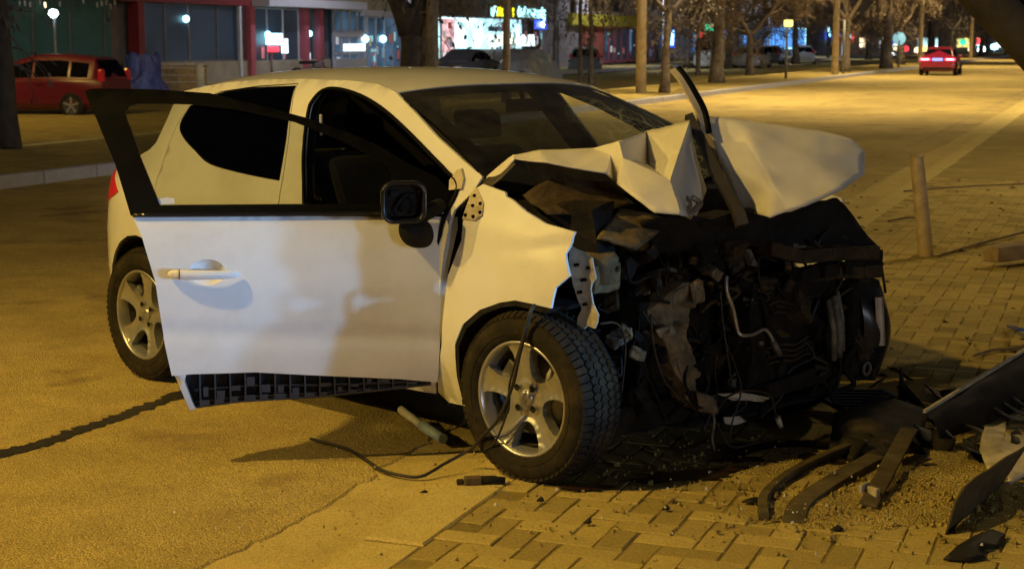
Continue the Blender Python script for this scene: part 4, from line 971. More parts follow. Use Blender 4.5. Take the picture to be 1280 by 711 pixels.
# clutter that fills the bay: castings, brackets, clips, hoses
er = random.Random(77)
for i in range(90):
    a = er.uniform(-.66, .62); z = er.uniform(.26, .82); X = 2.87 - .19 * a - er.uniform(.03, .22)
    sz = [er.uniform(.025, .10) for _ in range(3)]
    o = irregular(P(X, a, z), sz, 200 + i, Matrix.Rotation(er.uniform(-.6,.6), 3, 'X') @ Matrix.Rotation(er.uniform(-.6,.6), 3, 'Y'), .3)
    bay(er.choice(['engine_bracket','engine_casting','sensor_housing','mounting_lug']), o, er.choice(['bay_dark','bay_dark','bay_brown','bay_dark','bay_dark','bay_brown','bay_metal']), .004)
for i in range(70):
    a = er.uniform(-.66, .6); z = er.uniform(.32, .85); X = 2.85 - .19 * a - er.uniform(.0, .12); p = [(X, a, z)]
    for _ in range(4): p.append((p[-1][0] + er.uniform(-.04,.03), p[-1][1] + er.uniform(-.12,.12), p[-1][2] + er.uniform(-.11,.06)))
    pipe('engine_hose', p, er.choice([.003,.004,.006,.008,.012]), er.choice(['cable','bay_dark','bay_dark','bay_brown','cable']))
for i in range(16):
    a = er.uniform(-.1,.62); z = er.uniform(.36,.78); X = 2.85 - .19 * a
    mb = MB(); mb.lathe([(.0001,.010),(er.uniform(.004,.009),.010),(.010,.004),(.010,-.03)], 8, P(X, a, z), 'X'); bay('bolt', mb, er.choice(['bay_metal','bay_dark','bay_brown']))
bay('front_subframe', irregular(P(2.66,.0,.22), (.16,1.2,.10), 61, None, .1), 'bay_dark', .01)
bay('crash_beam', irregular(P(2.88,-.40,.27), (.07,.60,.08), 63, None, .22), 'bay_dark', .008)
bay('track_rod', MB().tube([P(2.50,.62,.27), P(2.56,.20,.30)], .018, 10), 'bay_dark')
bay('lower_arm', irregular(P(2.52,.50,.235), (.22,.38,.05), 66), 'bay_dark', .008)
crumple('undertray', [P(2.45,.55,.17), P(2.72,.42,.15), P(2.80,.0,.13), P(2.84,-.5,.15), P(2.5,-.5,.18), P(2.65,.05,.17)], [(0,1,5),(1,2,5),(2,3,5),(3,4,5),(4,0,5)], [M['black_matt']], CAR, 5, .03, 7, .005, 25, 30, 0)

# ================================================================== debris on the pavement
def one(name, label, cat, mb, mt, bevel=0, group=None, sharp=None):
    return tag(mb.build(name, M[mt] if isinstance(mt, str) else mt, None, bevel, sharp), label, cat, group)
def crumpled(name, label, cat, pts, tris, mt, **k): return tag(crumple(name, pts, tris, [M[mt]], None, **k), label, cat)

M['shard_black'] = mat('black_shard', (.012,.011,.010), rough=.6, var=.4, scale=12, dirt=(.05,.037,.02), dirt_amt=.45, dscale=9, spec=.25)
# two curved strips of bumper ploughed into the soil
def strip_arc(pts, z0, wd, ht, lean=0):
    mb = MB(); sp = spline([(x, y, z) for (x, y), z in zip(pts, z0)], 8); n = len(sp); vs = []
    for i, p in enumerate(sp):
        a, b = Vector(sp[max(0, i-1)]), Vector(sp[min(n-1, i+1)]); d = (b - a).normalized(); s = Vector((-d.y, d.x, 0)).normalized(); p = Vector(p)
        for (o, h) in ((-wd/2, 0), (-wd/2, ht*.93), (-wd*.42, ht), (wd*.40, ht*.96), (wd/2, ht*.88), (wd/2, 0)):
            vs.append(p + s * (o + lean * h) + Vector((0, 0, h)))
    fs = [(i*6 + k, i*6 + (k+1) % 6, (i+1)*6 + (k+1) % 6, (i+1)*6 + k) for i in range(n - 1) for k in range(6)]
    mb.add(vs, fs, True); mb.add(vs[:6], [tuple(range(6))]); mb.add(vs[-6:], [tuple(range(6))]); return mb
M['dusty_trim'] = mat('dusty_black_bumper', (.026,.021,.014), rough=.75, var=.4, scale=9, dirt=(.13,.095,.045), dirt_amt=.7, dscale=7, bump=.2, spec=.25)
M['dusty_strip'] = mat('dusty_olive_strip', (.105,.082,.042), rough=.85, var=.35, scale=12, dirt=(.05,.037,.018), dirt_amt=.7, dscale=8, bump=.3, spec=.2)
one('bumper_strip', 'narrow curved strip of black bumper, left of the pair stuck in soil', 'car part', strip_arc([(.83,5.10),(.86,5.30),(.92,5.46),(1.01,5.62),(1.14,5.78),(1.32,5.96)], [.03,.03,.03,.035,.045,.06], .035, .036), 'dusty_strip', 0, None, 25)
one('bumper_strip', 'wide dusty bumper strip with pale sticker, right of the curved pair', 'car part', strip_arc([(.93,5.06),(.975,5.24),(1.05,5.38),(1.19,5.58),(1.36,5.80)], [.02,.025,.03,.04,.05], .075, .026, .3), 'dusty_strip', 0, None, 25)
pb = MB(); pb.bar((1.20,5.22,.055), (1.53,6.00,.13), .062, .014, (.2,0,1)); one('plastic_lath', 'flat straight grey slat leaning on the bumper heap', 'car part', pb, 'dusty_strip', .004)
pb = MB(); pb.box((1.235,5.30,.06), (.02,.05,.07), .5); pb.box((1.21,5.33,.085), (.06,.012,.03), .9); one('metal_clip', 'small bent metal clip at the foot of the grey slat', 'car part', pb, 'cream', .005)
crumpled('bumper_fragment', 'rounded dark brown bumper panel lying face up in the heap', 'car part', [V(1.20,5.90,.05),V(1.27,6.16,.15),V(1.50,6.42,.17),V(1.68,6.30,.12),V(1.55,5.95,.05),V(1.36,5.82,.035),V(1.44,6.12,.15)], [(0,1,6),(1,2,6),(2,3,6),(3,4,6),(4,5,6),(5,0,6)], 'dusty_trim', cuts=5, amp=.012, fr=6, th=.008, seed=3, sharp=40, relax=4)
# slatted grille
gr = thing('broken_grille', 'broken black slatted grille lying under the crumpled front', 'car part', (1.28,6.82,.10), 0)
d_ = V(.14,-.49,-.02); e_ = V(.30,-.10,.02)
MB().bar((0,0,0), d_, .025, .02).build('grille_frame', M['black_gloss'], gr, bevel=.004)
MB().bar(e_, e_ + d_ * .9, .02, .02).build('grille_frame', M['black_gloss'], gr, bevel=.004)
for k in range(9): MB().bar(d_ * (.06 + .1 * k), e_ + d_ * (.06 + .095 * k), .012, .02).build('slat', M['black_gloss'], gr)
MB().bar(d_, e_ + d_ * .9, .03, .02).build('grille_edge', M['bay_metal'], gr, bevel=.004)
# long bumper beam with a bright edge
bb = thing('bumper_beam', 'long dark bumper shell with a bright upper edge at the right', 'car part', (1.57,5.85,0), 0)
t0, t1, u0, u1 = V(0,.10,.20), V(.78,1.22,.25), V(.08,.16,.07), V(.70,.92,.05)
def beam_pt(u, v):
    p = t0.lerp(t1, u).lerp(u0.lerp(u1, u), v); return p + V(.01,-.03,.01) * math.sin(math.pi * v) + V(0,0,.012) * mnoise.noise(Vector((u*5, v*5, 0)))
MB().slab(lambda u, v, d: beam_pt(u, v) + V(0, d, -d * .3), 24, 10, .012).build('bumper_shell', M['shard_black'], bb)
MB().bar(t0 + V(0,0,.006), t1 + V(0,0,.006), .012, .012).build('bright_edge', M['cream'], bb)
for k in range(3): MB().tube(spline([beam_pt(.5 + .1*k, .7), beam_pt(.6 + .1*k, 1.0) + V(.05,-.1,.02), beam_pt(.9, 1.0) + V(.1,-.15 + .04*k,.03)]), .007, 6).build('loose_rod', M['bay_metal'], bb)
crumpled('torn_panel', 'torn cream coloured panel lying on the dark debris heap', 'car part', [V(1.74,5.80,.10),V(1.83,6.04,.13),V(1.93,6.10,.13),V(1.88,5.94,.12),V(1.98,5.90,.13),V(1.88,5.60,.07),V(1.76,5.48,.055),V(1.72,5.62,.07),V(1.83,5.80,.115)], [(0,1,8),(1,2,8),(2,3,8),(3,4,8),(4,5,8),(5,6,8),(6,7,8),(7,0,8)], 'cream', cuts=4, amp=.012, fr=9, th=.006, seed=5)
crumpled('bent_flap', 'bent grey flap standing on its edge at the right of the pavement', 'car part', [V(1.385,4.94,.04),V(1.55,5.20,.045),V(1.735,5.50,.05),V(1.80,5.46,.20),V(1.63,5.26,.185),V(1.47,5.06,.165),V(1.42,4.97,.14),V(1.57,5.22,.12)], [(0,1,7),(1,2,7),(2,3,7),(3,4,7),(4,5,7),(5,6,7),(6,0,7)], 'dusty_strip', cuts=4, amp=.006, fr=6, th=.008, seed=8)
crumpled('plastic_shard', 'flat black pointed plastic shard in the bottom right corner', 'car part', [V(1.31,4.68,.045),V(1.44,4.83,.07),V(1.53,4.93,.06),V(1.565,4.90,.05),V(1.52,4.80,.05),V(1.45,4.76,.045),V(1.44,4.69,.045),V(1.38,4.66,.045),V(1.43,4.76,.075)], [(0,1,8),(1,2,8),(2,3,8),(3,4,8),(4,5,8),(5,6,8),(6,7,8),(7,0,8)], 'shard_black', cuts=3, amp=.006, fr=12, th=.006, seed=9)
sp_ = MB(); sp_.tube([(1.60,6.46,.05),(1.615,6.47,.16),(1.60,6.46,.27)], [.03,.018,.004], 5, True, False); sp_.tube([(1.60,6.46,.20),(1.67,6.40,.12),(1.73,6.20,.06)], [.02,.02,.012], 5, True, False)
one('splintered_bracket', 'upright black splintered bracket in front of the headlamp shell', 'car part', sp_, 'shard_black')
crumpled('orange_scrap', 'small orange indicator lens scrap among black debris', 'car part', [V(1.78,6.86,.05),V(1.82,6.88,.09),V(1.86,6.78,.07),V(1.83,6.75,.05)], [(0,1,2),(0,2,3)], 'cream', cuts=2, amp=.006, fr=20, th=.006, seed=2)
dr = random.Random(31)
for i in range(44):
    cx, cy = dr.choice([(1.85,6.1),(1.75,6.45),(2.05,6.5),(1.55,5.85),(1.95,5.75),(1.7,6.8)]); cx += dr.gauss(0,.12); cy += dr.gauss(0,.16)
    n_ = dr.randint(4, 6); r0 = dr.uniform(.02,.075); tilt = (dr.uniform(-.8,.8), dr.uniform(-.8,.8)); z0 = .05 + r0 * .45
    pts = []
    for k in range(n_):
        a = 2 * math.pi * k / n_ + dr.uniform(-.3,.3); q = r0 * dr.uniform(.5,1.4); x, y = q * math.cos(a), q * math.sin(a); pts.append(V(cx + x, cy + y, max(.042, z0 + x * tilt[0] + y * tilt[1])))
    pts.append(V(cx, cy, z0 + .01))
    o = crumple('plastic_scrap', pts, [(k, (k+1) % n_, n_) for k in range(n_)], [M['shard_black'] if dr.random() < .75 else M['dusty_trim']], None, 2, .008, 14, .005, i, 30, 0)
    tag(o, 'small dark plastic scrap among the debris heap right of the car', 'car part', 'dark scraps in the debris heap')
for i, (x, y, r0) in enumerate(((-.31,5.49,.03),(.83,5.30,.035),(-.63,5.42,.015),(.10,5.30,.012),(.52,5.20,.012),(1.05,4.98,.02),(.25,5.05,.012))):
    pts = [V(x + r0 * math.cos(a) * (1.5 if k % 2 else .8), y + r0 * math.sin(a), .046 if x > -.2 else .012) for k, a in enumerate((0,1.2,2.5,3.6,5.0))] + [V(x, y, (.06 if x > -.2 else .026))]
    o = crumple('plastic_chip', pts, [(k, (k+1) % 5, 5) for k in range(5)], [M['shard_black']], None, 1, .004, 20, .004, i, 30, 0)
    tag(o, 'tiny black plastic chip lying loose near the kerb', 'car part', 'black chips along the kerb')

# cable hanging off the front wheel and its plug
cb = MB(); cb.tube(spline([(-.80,6.19,.012),(-.65,6.05,.010),(-.56,5.89,.010),(-.49,5.74,.010),(-.41,5.66,.010),(-.33,5.64,.010),(-.25,5.70,.04),(-.17,5.74,.075),(-.141,5.715,.10),(-.108,5.675,.15),(-.049,5.615,.23),(.002,5.555,.366),(.028,5.528,.488),(.062,5.50,.63),(.08,5.52,.66)], 6), .0065, 6)
one('loose_cable', 'thin black cable trailing from the front wheel across the asphalt', 'cable', cb, 'cable')
cb = MB(); cb.tube(spline([(.068,5.505,.645),(.05,5.515,.58),(.020,5.54,.48),(-.01,5.575,.36),(-.012,5.585,.28),(-.06,5.64,.14),(-.10,5.685,.10)], 6), .004, 6)
one('loose_cable', 'second finer cable looped over the front wheel spokes', 'cable', cb, 'cable')
sg = thing('sensor_plug', 'beige plug with black sleeve lying beside the front tyre', 'car part', (-.11,5.52,.04), R(8))
MB().box((-.03,0,.018), (.062,.036,.03)).build('plug_body', M['tan_plate'], sg, bevel=.006)
MB().tube([(0,0,.018),(.04,-.003,.02),(.085,-.012,.016)], [.016,.014,.012], 10).build('sleeve', M['black_matt'], sg)
MB().box((-.075,.0,.014), (.025,.02,.02)).build('plug_tip', M['bay_brown'], sg, bevel=.004)
rd_ = thing('plastic_tube', 'white and blue plastic tube lying on the road under the sill', 'car part', (-.36,6.28,.04), 0)
MB().tube([(-.10,.20,.05),(0,0,.03)], .017, 10).build('white_end', M['white_plastic'], rd_)
MB().tube([(0,0,.03),(.09,-.17,.02)], [.022,.02], 10).build('blue_end', mat('pale_blue_plastic', (.32,.42,.55), rough=.5), rd_)

M['dead_wood'] = mat('dead_wood', (.17,.12,.065), rough=.9, var=.3, scale=20)
# bollard, timber, sticks
bo = thing('bollard', 'leaning weathered steel bollard on the pavement behind the bonnet', 'bollard', (3.03,11.60,.03), 0)
M['bollard'] = mat('weathered_bollard_paint', (.46,.34,.17), rough=.6, var=.18, scale=7, dirt=(.16,.11,.06), dirt_amt=.6, dscale=6, bump=.15)
MB().tube([(0,0,0),(0,0,.01),(-.098,0,.735),(-.100,0,.75),(-.101,0,.757)], [.064,.056,.050,.044,.024], 20).build('post', M['bollard'], bo)
MB().lathe([(.105,0),(.10,.015),(.07,.02)], 20, (0,0,0), 'Z').build('foot', M['joint'], bo)
tb = MB(); tb.bar((3.33,11.05,.135), (4.6,11.75,.16), .14, .11); one('timber_beam', 'short sawn timber beam lying at the right edge by the bollard', 'timber', tb, 'wood', .012)
for i, (pts, lb) in enumerate((([(3.10,11.56,.05),(3.4,11.95,.06),(3.66,12.31,.06),(4.2,12.95,.07)], 'long thin dead branch on the pavement right of the bollard'), ([(3.28,13.88,.05),(3.45,14.02,.06),(3.66,14.2,.05)], 'short dead twig on the pavement beyond the bollard'), ([(2.30,7.83,.05),(2.45,7.97,.055),(2.56,8.02,.05),(2.9,8.35,.06)], 'crooked dead stick behind the bright edged bumper shell'), ([(4.1,16.7,.05),(4.8,17.1,.06),(5.7,17.5,.06)], 'distant dead branch across the right hand pavement'))):
    mb = MB(); mb.tube(spline(pts, 6), .009 if i != 2 else .007, 6)
    if i in (0, 2): p = Vector(pts[1]); mb.tube([p, p + V(.16,-.03,.03), p + V(.28,.02,.0)], .007, 5)
    one('dead_branch', lb, 'branch', mb, 'dead_wood')
mb = MB(); mb.bar((2.72,8.62,.06), (2.57,7.95,.16), .03, .012); one('blue_strip', 'bright blue plastic strip sticking up at the right edge', 'plastic strip', mb, 'blue_plastic')
lr = random.Random(4)
lm = MB()
for i in range(160):
    x, y = lr.uniform(1.6, 6), lr.uniform(7, 18); a = lr.uniform(0, 6.28); q = lr.uniform(.015, .04)
    lm.add([(x - q*math.cos(a), y - q*math.sin(a), .046), (x + q*.4*math.sin(a), y - q*.4*math.cos(a), .05 + q*.2), (x + q*math.cos(a), y + q*math.sin(a), .046), (x - q*.4*math.sin(a), y + q*.4*math.cos(a), .05 + q*.3)], [(0,1,2),(0,2,3)])
tag(lm.build('dry_leaves', M['bay_brown']), kind='stuff')

for o in list(COL.objects):
    if o.parent is None and o.get('category') in ('car part', 'bollard', 'timber', 'branch', 'plastic strip') and o.location.xy.length < 20: o.location.z += PAVE_DROP

# ================================================================== background
M['bark'] = mat('tree_bark', (.15,.12,.085), rough=.9, var=.65, scale=7, bump=1.0, bscale=18, dirt=(.30,.26,.19), dirt_amt=.6, dscale=4)
M['bark_unlit'] = mat('unlit_tree_bark', (.05,.04,.032), rough=.95, var=.4, scale=5, bump=.8, bscale=14)  # darker copy of the bark, lack of light put into its colour
M['twig'] = mat('dry_twigs', (.20,.15,.095), rough=.9, var=.35, scale=3)
M['twig_dark'] = mat('dark_twigs', (.12,.10,.085), rough=.9, var=.35, scale=3)
def grow(seed, th, r0, reach, depth=5, droop=.12, leaves=.35, fork=3):
    """trunk of height th and radius r0, then forking limbs down to twigs"""
    r = random.Random(seed); T, Cr = MB(), MB()
    p = V(0,0,0); tp = [p.copy()]; rad = [r0 * 1.55]
    for i in range(6):
        p = p + V(r.gauss(0,.03) * th / 3, r.gauss(0,.03) * th / 3, th / 6); tp.append(p.copy()); rad.append(r0 * (1.12 - .07 * i) + r.uniform(-.06,.06) * r0)
    T.tube(tp, rad, 10)
    def limb(p, d, L, ra, lv):
        n = 4 if lv < 3 else 3; pts = [p.copy()]; q = p.copy(); dd = d.copy()
        for i in range(n):
            dd = (dd + V(r.gauss(0,.16), r.gauss(0,.16), r.gauss(0,.12) + (.05 if lv < 2 else -droop))).normalized(); q = q + dd * (L / n); pts.append(q.copy())
        Cr.tube(pts, [ra * (1 - .45 * i / n) for i in range(n + 1)], 6 if lv < 2 else (4 if lv < 3 else 3), False, lv < 3)
        if lv >= depth:
            for _ in range(4):
                if r.random() < leaves:
                    c = pts[r.randrange(1, len(pts))]; s = r.uniform(.03,.075); a = V(r.gauss(0,1), r.gauss(0,1), r.gauss(0,1)).normalized() * s; b = a.cross(V(r.gauss(0,1), r.gauss(0,1), r.gauss(0,1))).normalized() * s * .6
                    Cr.add([c - a, c + b, c + a, c - b], [(0,1,2,3)])
            return
        for k in range(r.choice([3,3,4]) if lv < depth - 1 else 4):
            t = r.uniform(.35, 1); i = min(int(t * n), n - 1); c = pts[i].lerp(pts[i+1], t * n - i)
            ax = dd.cross(V(r.gauss(0,1), r.gauss(0,1), r.gauss(0,1))).normalized(); nd = (Matrix.Rotation(r.uniform(.35,.95), 3, ax) @ dd).normalized()
            limb(c, nd, L * r.uniform(.55,.8), ra * .55, lv + 1)
    for k in range(34):
        c = tp[r.randrange(3, 7)]; a = r.uniform(0, 6.28); limb(c + V(0,0,r.uniform(-.3,.1)), V(math.cos(a), math.sin(a), r.uniform(-.1,.9)).normalized(), r.uniform(.4,1.0), r0 * .07, depth - 1)
    for k in range(fork):
        a = 2 * math.pi * k / fork + r.uniform(-.4,.4); limb(p + V(0,0,-.1), V(math.cos(a) * .75, math.sin(a) * .75, r.uniform(.5,1.0)).normalized(), reach * r.uniform(.8,1.1), r0 * .62, 0)
    return T, Cr
tree_kinds = []
for k, (th, r0, reach, bark, tw, lf) in enumerate(((2.5,.19,2.2,'bark','twig',.5),(2.1,.17,2.4,'bark','twig',.45),(2.6,.23,2.3,'bark_unlit','twig_dark',.3),(2.2,.11,2.1,'bark','twig_dark',.3))):
    T, Cr = grow(100 + k, th, r0, reach, 5, .20, lf)
    tm = T.mesh('trunk'); tm.materials.append(M[bark]); cm = Cr.mesh('crown'); cm.materials.append(M[tw]); tree_kinds.append((tm, cm))
def plant(label, s, t, kind, sc, rz, group=None, z=.12, sz=None):
    o = thing('street_tree', label, 'tree', ST(s, t, z), rz, group); o.scale = (sc, sc, sz or sc)
    link('trunk', tree_kinds[kind][0], o); link('crown', tree_kinds[kind][1], o)
    return o
plant('bare tree trunk at the left edge in front of the red car', 18.1, 14.25, 2, .62, .4, None, .12, 1.15)
plant('slim knotty lit tree trunk rising right beside the dark forked trunk', 29.8, 13.0, 3, 1.15, 1.4, None, .12, 1.9)
plant('slender bare tree in front of the bright lit shop', 36.4, 13.9, 3, .8, 2.2, None, .12, 1.75)
plant('yellow lit tree standing right next to the concrete pole', 44.6, 12.2, 3, 1.05, .3)
plant('broad yellow lit tree with dry leaves near the green sign', 56.0, 13.4, 0, 1.1, 1.1)
plant('thin curved tree between the red signal and the broad yellow tree', 68.4, 17.2, 3, .9, 2.9)
plant('pale tree on the verge left of the blue display', 69.1, 15.1, 1, .85, 4.0)
plant('thin pale tree in front of the dark shutter', 73.7, 25.7, 3, .7, .9, None, .12, 1.5)
plant('dark slim forked tree in front of the brick wall', 61.8, 20.4, 3, .8, 5.0, None, -.1, 1.7)
plant('straight slim tree in front of the yellow fascia', 58.6, 18.9, 3, .85, 3.3, None, -.1, 1.8)
plant('tall pale forked tree just left of the departing red saloon', 88.6, 11.9, 0, 1.35, 2.1)
for i, s in enumerate((78, 97, 106, 116, 127, 139, 152, 166, 181, 197, 215, 235)):
    plant('bare tree in the distant row along the verge', s, 12.4 + (i * 37 % 11) * .12, (0,3,1,2)[i % 4], 1.0 + (i * 13 % 7) * .05, i * 1.3, 'far trees along the verge')
for i, (s, t) in enumerate(((84,19.5),(96,24.8),(108,20.5),(118,24.9),(131,19),(146,24.8),(160,20),(178,24.5),(200,20),(226,24))):
    plant('bare tree in the distant row beside the service road', s, t, (1,3,0,3)[i % 4], 1.0 + (i * 11 % 5) * .06, i * 2.1 + .5, 'far trees by the service road')
for i, (s, t) in enumerate(((120,-3),(150,-2.5),(185,-3.2),(225,-2.6))):
    plant('bare tree far down the right hand pavement', s, t, (0,2,1,2)[i], 1.15, i * 1.9, 'far trees on the right pavement', .03)
# dark forked trunk behind the car roof
ft = thing('street_tree', 'thick dark forked tree trunk right behind the car roof', 'tree', ST(29.9, 13.5, .12), 0)
tk = MB(); tk.tube([(0,0,0),(0,0,.5),(.02,0,1.3),(0,0,1.75),(-.02,0,2.1)], [.32,.25,.21,.21,.25], 14)
tk.tube(spline([(-.05,0,1.7),(-.16,0,2.05),(-.42,.05,2.6),(-.8,.1,3.6),(-1.0,.2,5)]), [.22,.21,.20,.19,.18] + [.17]*20, 10) if False else tk.tube([(-.02,0,1.6),(-.13,0,2.0),(-.33,.05,2.45),(-.7,.1,3.4),(-1.0,.2,5)], [.22,.21,.18,.16,.12], 10)
tk.tube([(.02,0,1.6),(.13,0,2.0),(.36,.05,2.5),(.75,.1,3.4),(1.0,.2,5)], [.22,.21,.17,.15,.11], 10)
tk.build('trunk', M['bark_unlit'], ft)
cw = link('crown', tree_kinds[2][1], ft); cw.location = (0,0,1.6)
# leaning tree whose bough crosses the top right corner
lt = thing('leaning_tree', 'dark leaning tree bough crossing the top right corner', 'tree', (4.45, 9.1, .03), 0)
lk = MB(); lk.tube([(0,0,0),(-.15,0,.12),(-.75,0,.72),(-1.50,0,1.49),(-1.80,0,1.78),(-2.2,.1,2.2),(-2.7,.2,2.9)], [.24,.19,.15,.125,.12,.10,.08], 12); lk.build('trunk', M['bark_unlit'], lt)
lk = MB(); lk.tube([(-.9,0,.9),(-1.1,.05,1.35),(-1.42,.1,1.72),(-1.7,.1,2.0),(-2.0,.1,2.5)], [.10,.10,.10,.09,.07], 10); lk.tube([(-1.2,.05,1.45),(-1.05,.05,1.9),(-.9,.1,2.6)], [.07,.06,.05], 8); lk.build('bough', M['bark_unlit'], lt)

# concrete lamp pole on the verge
M['pole'] = mat('concrete_pole', (.55,.46,.30), rough=.85, var=.2, scale=4, bump=.3, dirt=(.2,.15,.09), dirt_amt=.6, dscale=3)
AMBER = (1.0, .75, .37)
def verge_lamp(label, s, t, watts, group='lamps along the verge'):
    o = thing('street_lamp', label, 'street lamp', ST(s, t, .12), STR, group); bpy.context.view_layer.update()
    MB().tube([(0,0,0),(0,0,9)], [.155,.10], 14).build('post', M['pole'], o)
    MB().tube(spline([(0,0,8.7),(0,-.4,9.1),(0,-1.8,9.3)]), .05, 8).build('arm', M['lamp_post'], o)
    MB().box((0,-2.1,9.28), (.28,.75,.12)).build('lamp_head', M['lamp_post'], o, bevel=.02)
    MB().box((0,-2.1,9.205), (.20,.55,.02)).build('lens', M['sodium_lens'], o)
    lamp_light(o, ST(s, t - 2.1, 9.2), watts, AMBER, .2, ST(s, t - 4, 0), 132, .8)
verge_lamp('round concrete lamp pole on the verge behind the windscreen', 44.1, 12.75, 7000, 'lamps along the verge')
verge_lamp('distant concrete lamp pole, nearest of the far three', 72, 11.9, 7000)
verge_lamp('distant concrete lamp pole, middle of the far three', 104, 11.9, 7000)
verge_lamp('distant concrete lamp pole, farthest of the far three', 140, 11.9, 7000)
street_lamp('added street lamp out of view at the far right lighting the pavement', ST(20, -4.5, .03), 8.5, ET*1.6, 1500, AMBER, .2, ST(20, 3, 0), 'sodium_lens')  # added lamp, out of view, that brightens the right hand paving

street_lamp('added street lamp beyond the left edge lighting the red hatchback', ST(25, 25.9, .12), 7.5, -ET*1.5, 1500, SODIUM, .2, ST(31, 19, 0), 'sodium_lens')  # lamp added past the left edge to brighten the red hatchback
for k, (s_, t_, lb_) in enumerate(((54, 24.4, 'added white lamp post behind the thick forked trunk'), (91, 25.0, 'added white lamp post before the yellow fascia'), (118, 24.4, 'added white lamp post by the parked silver cars'), (150, 24.2, 'added white lamp post far along the service road'))):
    street_lamp(lb_, ST(s_, t_, .0), 6.5, ET * .8, (800, 1500, 1800, 1800)[k], (.80,.84,1.0), .2, ST(s_, t_ + 3, 0), 'led_lens', 'added white lamp posts along the shops')  # lamps added to brighten the shop fronts
for s_, lb_ in ((39, 'nearest added tall lamp post out of view along the right hand pavement'), (57, 'second added tall lamp post out of view along the right hand pavement'), (88, 'third added tall lamp post out of view along the right hand pavement')):
    street_lamp(lb_, ST(s_, .6, .01), 9.0, ET * 1.8, 3600, AMBER, .2, ST(s_, 6.5, 0), 'sodium_lens', 'added tall lamp posts along the right pavement', 140, .8)  # unseen lamps added to even out the light along the far road
